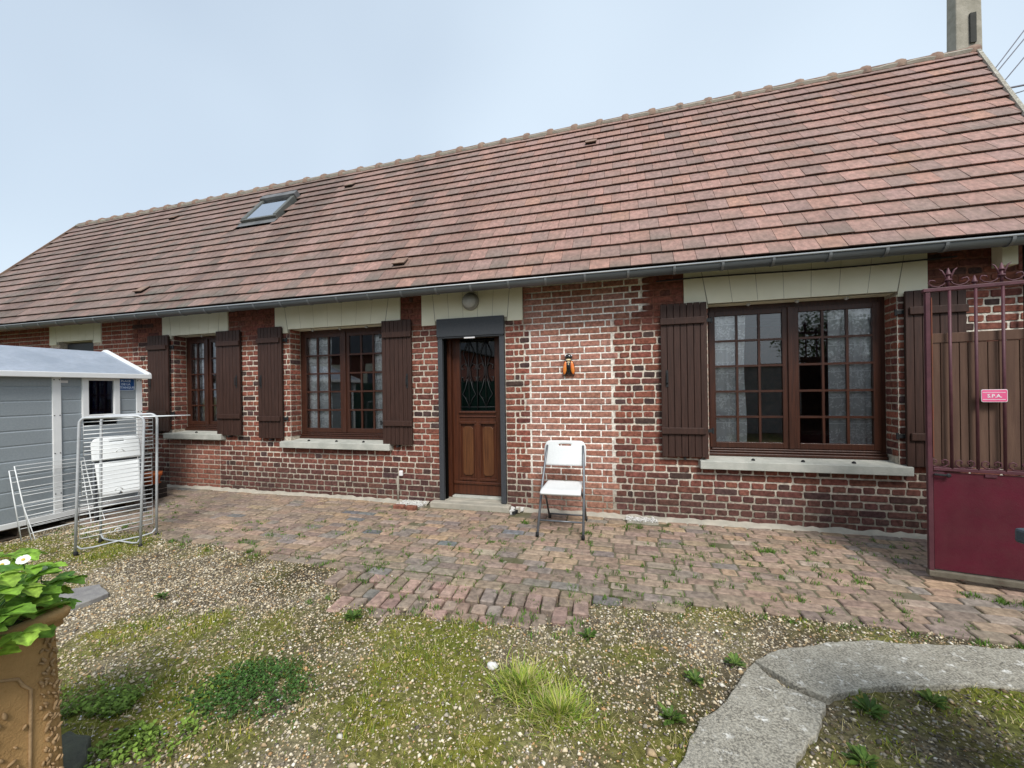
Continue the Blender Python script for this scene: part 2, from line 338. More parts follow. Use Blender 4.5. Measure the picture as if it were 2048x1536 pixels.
# ================================================================== THE SETTING: ground sheet
PAVE = [(-9.2, .3), (-9.2, -1.45), (-6.0, -1.55), (-4.72, -1.66), (-3.98, -1.74), (-3.76, -1.76), (-3.04, -1.78), (-2.33, -1.86), (-.2, -1.86), (.12, -1.84), (.74, -1.79), (1.26, -1.8), (2.1, -1.77), (3.2, -1.72), (5.2, -1.65), (5.2, .3)]
APRON = [(-2.33, -1.84), (-2.24, -2.05), (-1.93, -2.32), (-1.55, -2.36), (-1.1, -2.33), (-.62, -2.25), (-.34, -2.16), (-.22, -1.84)]
SLAB_A = [(.635, -2.315), (.78, -2.18), (.96, -2.09), (1.2, -2.0), (1.45, -1.945), (1.75, -1.9), (2.1, -1.855), (2.9, -1.8), (2.9, -2.05), (2.1, -2.17), (1.79, -2.23), (1.46, -2.3), (1.19, -2.36), (1.04, -2.42), (.9, -2.515), (.875, -2.535), (.745, -2.475)]
SLAB_B = [(.608, -2.34), (.714, -2.51), (.85, -2.574), (.825, -2.63), (.72, -2.79), (.62, -2.93), (.5, -3.2), (.42, -3.6), (.0, -3.6), (.1, -3.2), (.17, -3.05), (.24, -2.92), (.3, -2.8), (.38, -2.7), (.44, -2.6), (.49, -2.51), (.56, -2.4)]
GZ = -.036
def moss_f(x, y):          # where the yard is green
    n = vnoise(x, y, 1.7, 1); n2 = vnoise(x, y, 5, 2)
    base = -.78 + n * 1.05 + n2 * .95
    base = base + .22 * np.exp(-((x + 1.0) ** 2 / .9 + (y + 2.62) ** 2 / .12)) + .2 * np.exp(-((x + 1.1) ** 2 / 1.2 + (y + 3.25) ** 2 / .25)) + .35 * np.exp(-((x + 2.2) ** 2 / .35 + (y + 3.4) ** 2 / .1))
    base = base - .5 * np.exp(-((x + 3.1) ** 2 / 1.1 + (y + 2.35) ** 2 / .16)) + .25 * np.exp(-((x + 3.5) ** 2 / .5 + (y + 1.95) ** 2 / .03)) + .28 * np.exp(-((x + 4.9) ** 2 / .6 + (y + 1.95) ** 2 / .15))
    base = base - .15 * np.exp(-((x - .3) ** 2 / .5 + (y + 2.1) ** 2 / .1)) - .12 * np.exp(-((x - 1.3) ** 2 / .3 + (y + 2.6) ** 2 / .1))
    return np.clip(base * 1.6, 0, 1)
gx = np.concatenate([[-160, -70, -30, -15], np.arange(-9.5, 5.6, .07), [9, 15, 30, 70, 160]]); gy = np.concatenate([[-160, -70, -30, -15, -8], np.arange(-5.6, 1, .07), [5, 15, 40, 90, 200]])
GX, GY = np.meshgrid(gx, gy); fine = (GX > -9.4) & (GX < 5.5) & (GY > -5.6) & (GY < -1.2)
mo = moss_f(GX, GY)
def hgt(x, y): return GZ - .012 + .03 * (vnoise(x, y, 3, 4) - .5) + .02 * moss_f(x, y) + .022 * np.clip(1 + (y + 1.86) / .22, 0, 1) + .012 * np.exp(-((y + 2.4) / .12) ** 2 - ((x + 1.2) / 1.0) ** 2)
grit = np.clip(vnoise(GX, GY, 2.3, 5) * 2 - .45, 0, 1)[..., None]
soil = np.array([.075, .058, .038]); pale = np.array([.23, .19, .13]); mossc = np.array([.22, .205, .035]); grn = np.array([.105, .125, .026])
mv = vnoise(GX, GY, 6, 9)[..., None]
gcol = soil * (1 - grit) + pale * grit; gcol = gcol * (1 - mo[..., None]) + (mossc * mv + grn * (1 - mv)) * mo[..., None]
GZZ = np.where(fine, hgt(GX, GY), GZ - .02)
under = pip(GX, GY, PAVE) | pip(GX, GY, APRON); GZZ = np.where(under, -.085, GZZ)
nxg, nyg = len(gx), len(gy); gi = np.arange(nxg * nyg).reshape(nyg, nxg)
gf = np.stack([gi[:-1, :-1], gi[:-1, 1:], gi[1:, 1:], gi[1:, :-1]], -1).reshape(-1, 4)
gmb = MB(); gmb.v = [tuple(p) for p in np.stack([GX, GY, GZZ], -1).reshape(-1, 3)]; gmb.f = [tuple(q) for q in gf.tolist()]; gmb.c = [tuple(c) for c in gcol.reshape(-1, 3)]
tag(gmb.build('ground', 'soil', None, True), 'mossy stony earth of the yard in front of the house', None, None, 'structure')

# ================================================================== THE HOUSE
XL, WALL_T = -12.6, .32
WX1 = 3.66
house = thing('brick_house', (-4.5, 2.2, 0), 'long low red brick house with a tiled roof and brown shutters', 'house')
# windows: opening x0,x1, sill top, soffit; lintel x0,x1
OPEN = {'w0': (-9.5, -8.66, 1.0, 2.37), 'w1': (-6.84, -5.93, .84, 2.35), 'w2': (-4.61, -3.09, .755, 2.33), 'door': (-2.31, -1.43, .0, 2.31), 'w4': (.81, 2.46, .665, 2.31)}
LINT = {'w0': (-9.75, -8.45), 'w1': (-7.05, -5.72), 'w2': (-4.85, -2.84), 'door': (-2.53, -1.205), 'w4': (.58, 2.69)}
SILL = {'w1': (-6.96, -5.80, .84), 'w2': (-4.73, -2.98, .755), 'w4': (.71, 2.53, .665)}
INF = (-1.115, -.185)
def infill_at(x, z): return (INF[0] - .05 < x < INF[1] + .05) or (z > 2.2 and -1.2 < x < .2)
rects = list(OPEN.values())
holes = rects + [(l[0], l[1], OPEN[k][3] - .05, 2.78) for k, l in LINT.items()] + [(s[0], s[1], s[2] - .09, s[2]) for s in SILL.values()]
xs = sorted(set([XL, WX1] + [v for r in rects for v in r[:2]])); zs_all = sorted(set([-.1, 2.95] + [v for r in rects for v in r[2:]]))
body = MB()
for a, b in zip(xs, xs[1:]):
    op = [r for r in rects if r[0] <= a + 1e-6 and r[1] >= b - 1e-6]
    segs = [(-.1, 2.95)]
    for r in op: segs = [(-.1, r[2]), (r[3], 2.95)]
    for z0, z1 in segs:
        if z1 - z0 > .01: body.box(a, b, .014, WALL_T, z0, z1, (.42, .37, .30))
wall = body.build('wall', 'mortar', house)
# mortar skin
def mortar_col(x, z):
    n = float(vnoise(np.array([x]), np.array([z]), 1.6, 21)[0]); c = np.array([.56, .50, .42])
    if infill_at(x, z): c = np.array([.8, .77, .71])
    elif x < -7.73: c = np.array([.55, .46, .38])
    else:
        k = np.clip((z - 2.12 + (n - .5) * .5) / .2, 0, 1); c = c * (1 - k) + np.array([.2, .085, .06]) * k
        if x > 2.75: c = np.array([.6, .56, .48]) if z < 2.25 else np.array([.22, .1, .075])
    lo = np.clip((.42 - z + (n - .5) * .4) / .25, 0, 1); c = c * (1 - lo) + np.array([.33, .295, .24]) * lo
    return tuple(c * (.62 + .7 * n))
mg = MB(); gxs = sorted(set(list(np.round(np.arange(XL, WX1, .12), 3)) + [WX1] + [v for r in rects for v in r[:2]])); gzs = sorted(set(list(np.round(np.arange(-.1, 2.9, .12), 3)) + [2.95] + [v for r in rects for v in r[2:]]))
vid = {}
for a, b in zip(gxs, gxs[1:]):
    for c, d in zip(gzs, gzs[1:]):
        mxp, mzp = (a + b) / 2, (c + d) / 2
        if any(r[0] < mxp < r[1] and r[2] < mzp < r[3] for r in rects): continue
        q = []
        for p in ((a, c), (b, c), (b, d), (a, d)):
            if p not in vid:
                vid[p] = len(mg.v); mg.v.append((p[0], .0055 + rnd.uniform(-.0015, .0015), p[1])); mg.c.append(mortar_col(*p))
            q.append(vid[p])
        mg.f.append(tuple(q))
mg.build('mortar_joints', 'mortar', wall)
# bricks
COURSE = .0735
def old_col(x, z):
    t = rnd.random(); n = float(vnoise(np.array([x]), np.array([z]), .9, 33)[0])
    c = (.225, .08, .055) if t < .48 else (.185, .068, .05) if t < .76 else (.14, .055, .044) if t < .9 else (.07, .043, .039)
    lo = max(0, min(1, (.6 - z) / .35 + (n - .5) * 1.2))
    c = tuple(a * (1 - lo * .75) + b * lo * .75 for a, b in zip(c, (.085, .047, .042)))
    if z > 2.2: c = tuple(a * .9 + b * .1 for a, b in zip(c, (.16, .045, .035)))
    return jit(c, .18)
def new_col(x, z):
    c = rnd.choice([(.34, .16, .115), (.36, .175, .13), (.31, .14, .1), (.35, .18, .14)])
    if z < .3: c = tuple(a * .75 + b * .25 for a, b in zip(c, (.26, .17, .11)))
    return jit(c, .1)
items = []
wfn = lambda a, b, d: (a, d, b)
def wbrick(x0, x1, z0, h, col, ch, j, pro):
    if x1 - x0 < .022: return
    mb = MB(); brick_geo(mb, (x0 + x1) / 2, z0 + h / 2, (x1 - x0) / 2, h / 2, col, wfn, ch=ch, j=j, pro=pro, back=.02, tilt=.004)
    cx, cz = (x0 + x1) / 2, z0 + h / 2
    hid = (x0 < -7.0 and cz < 1.7) or any(OPEN[k][0] - .46 < cx < OPEN[k][0] + .03 or OPEN[k][1] - .03 < cx < OPEN[k][1] + .46 for k in SILL if SILL[k][2] - .05 < cz < 2.4) or (cx > 2.55 and cz < 1.8)
    items.append((rank((cx, 0, cz), not hid) * (x1 - x0) ** .5, mb))
def free(x0, x1, z0, z1):
    segs = [(x0, x1)]
    for r in holes:
        if r[3] <= z0 + .012 or r[2] >= z1 - .012: continue
        out = []
        for a, b in segs:
            if r[1] <= a or r[0] >= b: out.append((a, b)); continue
            if r[0] > a: out.append((a, r[0]))
            if r[1] < b: out.append((r[1], b))
        segs = out
    return [s for s in segs if s[1] - s[0] > .03]
def lay(a, b, i, z0, h, style):
    J = .0145; x = a + J * .4
    if style == 'old':
        seq = ['h', 'c'] if i % 2 else []
        k = 0
        if i % 2 == 0 and rnd.random() < .3: seq = ['h']
        while x < b - .02:
            kind = seq[k] if k < len(seq) else ('h' if i % 2 else ('s' if rnd.random() < .88 else 'h'))
            w = {'h': .104, 'c': .047, 's': .218}[kind] + rnd.uniform(-.008, .008); k += 1
            e = min(x + w, b - J * .4)
            if b - e < .035: e = b - J * .4
            zz = z0 + rnd.uniform(-.002, .002); hh = h + rnd.uniform(-.004, .002)
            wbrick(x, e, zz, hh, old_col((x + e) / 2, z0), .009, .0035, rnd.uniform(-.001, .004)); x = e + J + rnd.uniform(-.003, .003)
    else:
        first = .218 if i % 2 else .1
        if style == 'flem': first = .218 if i % 2 else .104
        k = 0
        while x < b - .02:
            w = (first if k == 0 else .218); 
            if style == 'flem' and k and (k + i) % 2: w = .104
            k += 1; w += rnd.uniform(-.003, .003); e = min(x + w, b - J * .4)
            if b - e < .03: e = b - J * .4
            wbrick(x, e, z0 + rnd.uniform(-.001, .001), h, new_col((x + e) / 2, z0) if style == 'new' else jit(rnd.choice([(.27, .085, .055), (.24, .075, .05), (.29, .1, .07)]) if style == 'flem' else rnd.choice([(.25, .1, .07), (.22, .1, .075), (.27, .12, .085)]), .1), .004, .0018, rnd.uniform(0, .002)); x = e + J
for i in range(38):
    z0 = .006 + i * COURSE; h = COURSE - .0148
    for a, b in free(XL, WX1 - .02, z0, z0 + h):
        cuts = [(-7.73, 'flem', 'old')]
        zones = [(XL, -7.73, 'flem'), (-7.73, WX1, 'old')]
        if z0 < .7: zones = [(XL, -7.73, 'flem'), (-7.73, -6.96, 'old'), (-6.96, -5.92, 'grey'), (-5.92, WX1, 'old')]
        l0 = INF[0] - (.065 if i % 4 == 1 else 0); r0 = INF[1] + ((.075, .0, .0, .0)[i % 4])
        if z0 > 2.2: l0 = -1.2; r0 = .12 if i % 2 else .02
        nz_ = []
        for (p, q, s) in zones:
            if p < l0 and q > r0: nz_ += [(p, l0 - .012, s), (l0, r0, 'new'), (r0 + (.03 if i % 2 else .012), q, s)]
            else: nz_.append((p, q, s))
        for p, q, s in nz_:
            x0, x1 = max(a, p), min(b, q)
            if x1 - x0 > .03: lay(x0, x1, i, z0, h, s)
split_pieces(items, 300, 'brick', 'brick', wall, 'brickwork')
# brick reveals beside the openings (two bricks deep)
rv = MB()
for k, side in (('w1', 0), ('w2', 0), ('w4', 1), ('door', 0), ('w1', 1), ('w2', 1), ('w4', 0)):
    x0, x1, za, zb = OPEN[k]; X = x0 if side == 0 else x1; sg = 1 if side == 0 else -1
    fn = lambda a, b, d, X=X, sg=sg: (X - sg * d, a, b)
    i = int(za / COURSE) + 1
    while i * COURSE < zb - .05:
        z = .006 + i * COURSE + (COURSE - .0125) / 2
        for ya, yb in ([(.012, .19)] if i % 2 else [(.012, .1), (.112, .19)]):
            mb = MB(); brick_geo(mb, (ya + yb) / 2, z, (yb - ya) / 2, .029, old_col(X, z), fn, ch=.009, j=.003, pro=.006, back=.01)
            if sg < 0: mb.f = [tuple(reversed(f)) for f in mb.f]
            rv.add(mb.v, mb.f, mb.c)
        i += 1
tag(rv.build('reveal_brickwork', 'brick', wall), None, None, None, 'stuff')
# other walls of the house, floor and ceiling
oth = MB(); oth.box(XL, XL + .3, WALL_T, 4.6, -.1, 2.95); oth.box(XL, 5.1, 4.6, 4.9, -.1, 2.95)
oth.build('rear_wall', 'far_brick', house)
rg = MB(); rg.prism([(WX1 - .3, .02), (WX1, .02), (5.1, 4.6), (4.8, 4.6)], lambda a, b, d: (a, b, d), -.1, 2.95); rg.build('gable_wall', 'far_brick', house)
MB().box(XL + .3, 4.8, WALL_T, 4.6, -.09, .04).build('room_floor', 'interior_floor', house)
MB().box(XL + .3, 4.6, WALL_T + .002, 4.6, 2.62, 2.7).build('room_ceiling', 'interior', house)
inn = MB(); 
for x in (-7.7, -5.2, -2.7, -.6): MB().box(x, x + .08, WALL_T + .002, 4.6, .04, 2.62).build('partition_wall', 'interior', house)

# lintels of cream painted stone
for k, (l0, l1) in LINT.items():
    x0, x1, _, zb = OPEN[k]; zt = 2.78; root = MB()
    root.prism([(l0 + .003, zb - .047), (x0 - .001, zb - .047), (x0 - .001, zb + .003), (x1 + .001, zb + .003), (x1 + .001, zb - .047), (l1 - .003, zb - .047), (l1 - .003, zt - .01), (l0 + .003, zt - .01)], wfn, -.011, .2)
    lo = root.build('lintel', 'groove', house); n = max(5, int(round((l1 - l0) / .225))); n += 1 - n % 2
    cx = (l0 + l1) / 2; edges = [l0 + (l1 - l0) * i / n for i in range(n + 1)]
    for i in range(n):
        a, b = edges[i], edges[i + 1]; g = .0022
        ta = (a - cx) * .16 if 0 < i else 0; tb = (b - cx) * .16 if i < n - 1 else 0
        bot = lambda x: x
        za = zb - .05
        if i == 0: poly = [(a, za), (min(x0, b - g), za), (min(x0, b - g), zb), (b - g, zb), (b + tb * .6 - g, zt), (a, zt)] if x0 < b - g - .01 else [(a, za), (b - g, za), (b + tb * .6 - g, zt), (a, zt)]
        elif i == n - 1: poly = [(a + g, zb), (max(x1, a + g), zb), (max(x1, a + g), za), (b, za), (b, zt), (a + ta * .6 + g, zt)] if x1 > a + g + .01 else [(a + g, za), (b, za), (b, zt), (a + ta * .6 + g, zt)]
        else:
            zz = za if b <= x0 + .03 or a >= x1 - .03 else zb
            poly = [(a + g, zz), (b - g, zz), (b + tb * .6 - g, zt), (a + ta * .6 + g, zt)]
        MB().prism(poly, wfn, -.014, .05).build('voussoir', 'cream', lo)
    MB().box(x0, x1, .051, .198, zb - .004, zb + .02).build('soffit', 'cream', lo)
# sills
for k, (s0, s1, zt) in SILL.items():
    MB().add([(s0, -.085, zt - .09), (s1, -.085, zt - .09), (s1, .23, zt - .09), (s0, .23, zt - .09), (s0, -.085, zt - .006), (s1, -.085, zt - .006), (s1, .23, zt + .02), (s0, .23, zt + .02)],
             [(3, 2, 1, 0), (4, 5, 6, 7), (0, 1, 5, 4), (1, 2, 6, 5), (2, 3, 7, 6), (3, 0, 4, 7)]).build('window_sill', 'sill', house, bevel=.006)
    x0, x1, _, zb = OPEN[k]; fr = (.5,) if k == 'w1' else (.2, .5, .78) if k == 'w2' else (.25, .52, .78)
    for f in fr:
        b = MB(); b.lathe([(.018, 0), (.018, .008), (.012, .018), (.002, .022)], 10, (x0 + (x1 - x0) * f, .0, zt + .001)); b.build('sill_spot_lamp', 'rubber', house, True)
        b = MB(); b.lathe([(.002, -.03), (.016, -.022), (.02, -.008), (.02, .0)], 10, (x0 + (x1 - x0) * f, .1, zb - .004)); b.build('soffit_spot_lamp', 'lamp_glass', house, True)

# windows
def window(k, cols, yw=.2, rows=5):
    x0, x1, z0, z1 = OPEN[k]; z0 += .02; w = sub('window', house)
    fr = MB(); J = .055
    fr.box(x0 - .01, x0 + J, yw, yw + .08, z0, z1); fr.box(x1 - J, x1 + .01, yw, yw + .08, z0, z1); fr.box(x0 + J, x1 - J, yw, yw + .08, z1 - .075, z1 + .01); fr.box(x0 + J, x1 - J, yw, yw + .08, z0, z0 + .05)
    fr.build('frame', 'frame_wood', w, bevel=.004)
    md = MB(); md.box(x0 + .002, x1 - .002, yw - .045, yw - .001, z0 - .004, z0 + .03); md.box(x0 + .004, x1 - .004, yw - .03, yw - .002, z0 + .033, z0 + .056); md.build('bottom_moulding', 'frame_wood', w, bevel=.008)
    MB().box(x0 + J, x1 - J, yw - .022, yw - .001, z0 + .06, z0 + .08).build('drip_moulding', 'frame_wood', w, bevel=.008)
    cx = (x0 + x1) / 2; MB().box(cx - .028, cx + .028, yw - .03, yw - .013, z0 + .085, z1 - .05).build('meeting_stile', 'frame_wood', w, bevel=.005)
    a, b = z0 + .085, z1 - .055
    for s in (0, 1):
        c0, c1 = (x0 + J - .012, cx - .004) if s == 0 else (cx + .004, x1 - J + .012); st = .062; si = .072
        L, Rr = (c0 + st, c1 - si) if s == 0 else (c0 + si, c1 - st)
        cm = MB(); cm.box(c0, L, yw - .012, yw + .035, a, b); cm.box(Rr, c1, yw - .012, yw + .035, a, b); cm.box(L, Rr, yw - .012, yw + .035, a, a + .06); cm.box(L, Rr, yw - .012, yw + .035, b - .055, b)
        cm.build('casement', 'frame_wood', w, bevel=.004)
        A, B = a + .06, b - .055; g = .022
        for r in range(1, rows):
            z = A + (B - A) * r / rows; MB().box(L, Rr, yw - .009, yw + .02, z - g / 2, z + g / 2).build('glazing_bar', 'frame_wood', w)
        for c in range(1, cols):
            x = L + (Rr - L) * c / cols
            for r in range(rows):
                za, zb_ = A + (B - A) * r / rows + (g / 2 if r else 0), A + (B - A) * (r + 1) / rows - (g / 2 if r < rows - 1 else 0)
                MB().box(x - g / 2, x + g / 2, yw - .0085, yw + .02, za, zb_).build('glazing_bar', 'frame_wood', w)
        for c in range(cols):
            for r in range(rows):
                xa, xb = L + (Rr - L) * c / cols + (g / 2 if c else 0), L + (Rr - L) * (c + 1) / cols - (g / 2 if c < cols - 1 else 0)
                za, zb_ = A + (B - A) * r / rows + (g / 2 if r else 0), A + (B - A) * (r + 1) / rows - (g / 2 if r < rows - 1 else 0)
                t = rnd.uniform(-.0006, .0006); p = MB(); p.add([(xa, yw + .008 + t, za), (xb, yw + .008 - t, za), (xb, yw + .008 - t * .5, zb_), (xa, yw + .008 + t * 1.5, zb_)], [(0, 1, 2, 3)])
                p.build('pane', 'pane_glass', w)
    return w
window('w1', 2); window('w2', 3); window('w4', 3)
# small window with lowered roller blind box above the shed
x0, x1, z0, z1 = OPEN['w0']; w = sub('window', house)
MB().box(x0 + .02, x1 - .02, .09, .16, 2.2, 2.34).build('blind_box', 'anthracite', w, bevel=.006)
b = MB(); b.box(x0 - .01, x0 + .05, .2, .26, z0, z1); b.box(x1 - .05, x1 + .01, .2, .26, z0, z1); b.box(x0 + .05, x1 - .05, .2, .26, z1 - .06, z1); b.build('frame', 'frame_wood', w)
b = MB(); b.box(x0 + .05, x1 - .05, .222, .226, z0, z1 - .06); b.build('pane', 'shed_glass', w)

# shutters
def shutter(xa, xb, za, zb, hinge):
    s = sub('shutter', house); n = 7; wd = (xb - xa) / n; y = -.062
    for i in range(n):
        d = rnd.uniform(-.0015, .0015); MB().box(xa + i * wd + .0025, xa + (i + 1) * wd - .0025, y + d, y + .024 + d, za + rnd.uniform(0, .003), zb - rnd.uniform(0, .003)).build('board', 'shutter_wood', s, bevel=.003)
    MB().box(xa + .006, xb - .006, y + .0265, y + .036, za + .02, zb - .02).build('backing', 'timber_dark', s)
    for z in (zb - .19, za + .28):
        dx = .025; MB().box(xa + (-.004 if hinge > 0 else dx), xb + (.004 if hinge < 0 else -dx), y - .024, y - .002, z - .035, z + .035).build('batten', 'shutter_wood', s, bevel=.006)
        b = MB(); xe = xb if hinge > 0 else xa; b.box(xe - .02, xe + .05, y + .037, y + .046, z - .018, z + .018) if hinge > 0 else b.box(xe - .05, xe + .02, y + .037, y + .046, z - .018, z + .018); b.tube([(xe + .05 * hinge, y + .045, z - .03), (xe + .05 * hinge, y + .045, z + .03)], .011, 8); b.build('hinge', 'iron', s)
    xh = xa + .06 if hinge > 0 else xb - .06; zc = (za + zb) / 2 + .02; b = MB(); b.box(xh - .012, xh + .012, y - .006, y - .002, zc - .09, zc + .09); b.tube([(xh, y - .005, zc - .06), (xh, y - .03, zc - .045), (xh, y - .03, zc + .045), (xh, y - .005, zc + .06)], .006, 6); b.build('handle', 'iron', s)
    b = MB(); xm = (xa + xb) / 2; b.box(xm - .01, xm + .01, y - .012, 0, za - .03, za - .006); b.build('catch', 'iron', s)
shutter(-7.31, -6.87, .86, 2.36, 1); shutter(-5.9, -5.45, .82, 2.36, -1)
shutter(-5.12, -4.70, .79, 2.37, 1); shutter(-3.09, -2.66, .74, 2.35, -1)
shutter(.335, .795, .69, 2.325, 1); shutter(2.49, 2.945, .66, 2.30, -1)

# front door
dr = sub('door', house); dy = .2
for xa in (-2.305, -1.495): MB().box(xa, xa + .06, -.03, .02, .062, 2.09).build('metal_jamb', 'anthracite', dr, bevel=.004)
b = MB(); b.box(-2.31, -1.43, -.05, .05, 2.1, 2.325); b.box(-2.3, -1.44, -.04, .04, 2.082, 2.1); b.build('blind_box', 'anthracite', dr, bevel=.005)
MB().box(-1.94, -1.8, -.052, -.03, 2.068, 2.085).build('blind_bar', 'sign_white', dr, bevel=.003)
MB().box(-2.31, -2.235, .03, .09, .06, 2.09).build('wood_jamb', 'mortar', dr)
b = MB(); b.box(-2.31, -2.21, .14, dy + .05, .06, 2.31); b.box(-1.53, -1.43, .14, dy + .05, .06, 2.31); b.box(-2.21, -1.53, .14, dy + .05, 2.22, 2.31); b.build('frame', 'door_wood', dr, bevel=.004)
LX0, LX1 = -2.208, -1.532
b = MB(); b.box(LX0, LX0 + .1, dy, dy + .045, .09, 2.215); b.box(LX1 - .1, LX1, dy, dy + .045, .09, 2.215); b.box(LX0 + .1, LX1 - .1, dy, dy + .045, 2.1, 2.215); b.box(LX0 + .1, LX1 - .1, dy, dy + .045, 1.02, 1.15); b.box(LX0 + .1, LX1 - .1, dy, dy + .045, .09, .29); b.box(-1.905, -1.835, dy, dy + .045, .29, 1.02); b.build('leaf', 'door_wood', dr, bevel=.003)
b = MB(); b.box(LX0 + .002, LX1 - .002, dy - .018, dy - .001, .225, .26); b.box(LX0 + .09, LX1 - .09, dy - .014, dy - .001, 1.085, 1.1); b.box(LX0 + .085, LX1 - .085, dy - .02, dy - .001, 1.135, 1.165); b.build('weather_rail', 'door_wood', dr, bevel=.006)
for xa, xb in ((LX0 + .1, -1.905), (-1.835, LX1 - .1)):
    MB().box(xa, xb, dy + .018, dy + .03, .29, 1.02).build('panel', 'door_wood', dr)
    c = .03; q = [(xa + .03 + c, .335), (xb - .03 - c, .335), (xb - .03, .335 + c), (xb - .03, .965 - c), (xb - .03 - c, .965), (xa + .03 + c, .965), (xa + .03, .965 - c), (xa + .03, .335 + c)]
    MB().prism(q, wfn, dy + .004, dy + .018).build('raised_panel', 'door_panel', dr, bevel=.005)
    b = MB(); b.box(xa - .014, xb + .014, dy - .014, dy - .001, 1.0, 1.03); b.box(xa - .014, xb + .014, dy - .014, dy - .001, .275, .305); b.box(xa - .012, xa + .008, dy - .012, dy - .001, .31, .995); b.box(xb - .008, xb + .012, dy - .012, dy - .001, .31, .995); b.build('moulding', 'door_wood', dr, bevel=.004)
b = MB(); b.box(LX0 + .1, LX1 - .1, dy + .028, dy + .033, 1.16, 2.1); b.build('pane', 'door_glass', dr)
b = MB(); gy_ = dy + .008
def gcurve(cx, s):
    b.tube([(cx, gy_, 1.19), (cx, gy_, 2.08)], .004, 5)
    for m in (-1, 1):
        b.tube([(cx + m * .01, gy_, 2.06), (cx + m * .06, gy_, 1.95), (cx + m * .075, gy_, 1.9), (cx + m * .045, gy_, 1.82), (cx + m * .015, gy_, 1.72), (cx + m * .02, gy_, 1.62), (cx + m * .06, gy_, 1.53), (cx + m * .1, gy_, 1.55), (cx + m * .105, gy_, 1.6), (cx + m * .075, gy_, 1.6)], .005, 5)
        b.tube([(cx, gy_, 1.22), (cx + m * .05, gy_, 1.33), (cx + m * .09, gy_, 1.38), (cx + m * .05, gy_, 1.46), (cx + m * .02, gy_, 1.58)], .005, 5)
        b.tube([(cx + m * .015, gy_, 1.72), (cx + m * .05, gy_, 1.78), (cx + m * .1, gy_, 1.75), (cx + m * .095, gy_, 1.7), (cx + m * .07, gy_, 1.71)], .0045, 5)
gcurve(-1.985, 1); gcurve(-1.755, 1); b.tube([(-1.87, gy_, 1.18), (-1.87, gy_, 2.1)], .006, 6); b.tube([(LX0 + .1, gy_, 1.215), (LX1 - .1, gy_, 1.215)], .004, 5); b.tube([(LX0 + .1, gy_, 2.07), (LX1 - .1, gy_, 2.07)], .004, 5)
b.build('grille', 'iron', dr, True)
st = MB(); st.box(-2.4, -1.375, -.12, .0, -.08, .055); st.box(-2.309, -1.431, .0, .3, -.08, .06); st.build('door_step', 'step_stone', house, bevel=.012)
MB().box(-2.2, -1.54, .12, .2, .0605, .085).build('threshold', 'sill', house, bevel=.004)

# roof
PITCH = R(50); cp, sp = math.cos(PITCH), math.sin(PITCH); EY, EZ = -.42, 2.62
RX0, RX1 = -12.8, 4.6
def rlen(x): return 3.88 + (x - RX0) / (RX1 - RX0) * .49
def rpt(x, s, h=0): return (x, EY + s * cp - h * sp, EZ + s * sp + h * cp)
def xr_end(s): return 3.57 + .364 * s * cp
rf = MB(); nseg = 12; rr = []
for i in range(nseg + 1):
    f = i / nseg
    for s_f in (0, 1):
        s = .06
        xa = RX0 + .02 + (xr_end(.06 if s_f == 0 else rlen(4.6)) - .03 - RX0 - .02) * f
        rr.append((xa, .06 if s_f == 0 else rlen(xa)))
vs_ = [rpt(x, s, -.03) for x, s in rr] + [rpt(x, s, -.09) for x, s in rr]; m_ = len(rr); fs_ = []
for i in range(nseg):
    a = 2 * i; fs_ += [(a, a + 2, a + 3, a + 1), (m_ + a + 1, m_ + a + 3, m_ + a + 2, m_ + a), (a, m_ + a, m_ + a + 2, a + 2)]
fs_ += [(0, 1, m_ + 1, m_), (m_ - 2, 2 * m_ - 2, 2 * m_ - 1, m_ - 1)]
rf.add(vs_, fs_); roof = rf.build('roof', 'under_tile', house)
bk = MB(); y0r, z0r = rpt(RX0, rlen(RX0))[1:]; y1r, z1r = rpt(4.6, rlen(4.6))[1:]
bk.add([(RX0, y0r, z0r), (4.6, y1r, z1r), (5.6, 5.2, 2.6), (RX0, 5.0, 2.6), (RX0, y0r, z0r - .08), (4.6, y1r, z1r - .08), (5.6, 5.2, 2.52), (RX0, 5.0, 2.52)], [(0, 1, 2, 3), (7, 6, 5, 4), (2, 6, 7, 3)]); bk.build('rear_roof_slope', 'ridge_clay', roof)
gb = MB(); gb.add([(XL, 0, 2.95), (XL, 4.8, 2.95), (XL, 2.0, 5.45), (XL + .2, 0, 2.95), (XL + .2, 4.8, 2.95), (XL + .2, 2.0, 5.45)], [(0, 2, 1), (3, 4, 5), (0, 1, 4, 3), (1, 2, 5, 4), (2, 0, 3, 5)]); gb.build('gable_top', 'far_brick', house); gb = MB()
gb.add([(3.6, .0, 2.95), (5.1, 4.8, 2.95), (4.35, 2.3, 5.7), (3.4, .0, 2.95), (4.9, 4.8, 2.95), (4.15, 2.3, 5.7)], [(0, 1, 2), (5, 4, 3), (0, 2, 5, 3)]); gb.build('gable_top', 'far_brick', house)
SKY = (-6.74, -5.95, 2.46, 3.28)      # skylight x0,x1,s0,s1
TW, NR = .207, 18
titems = []
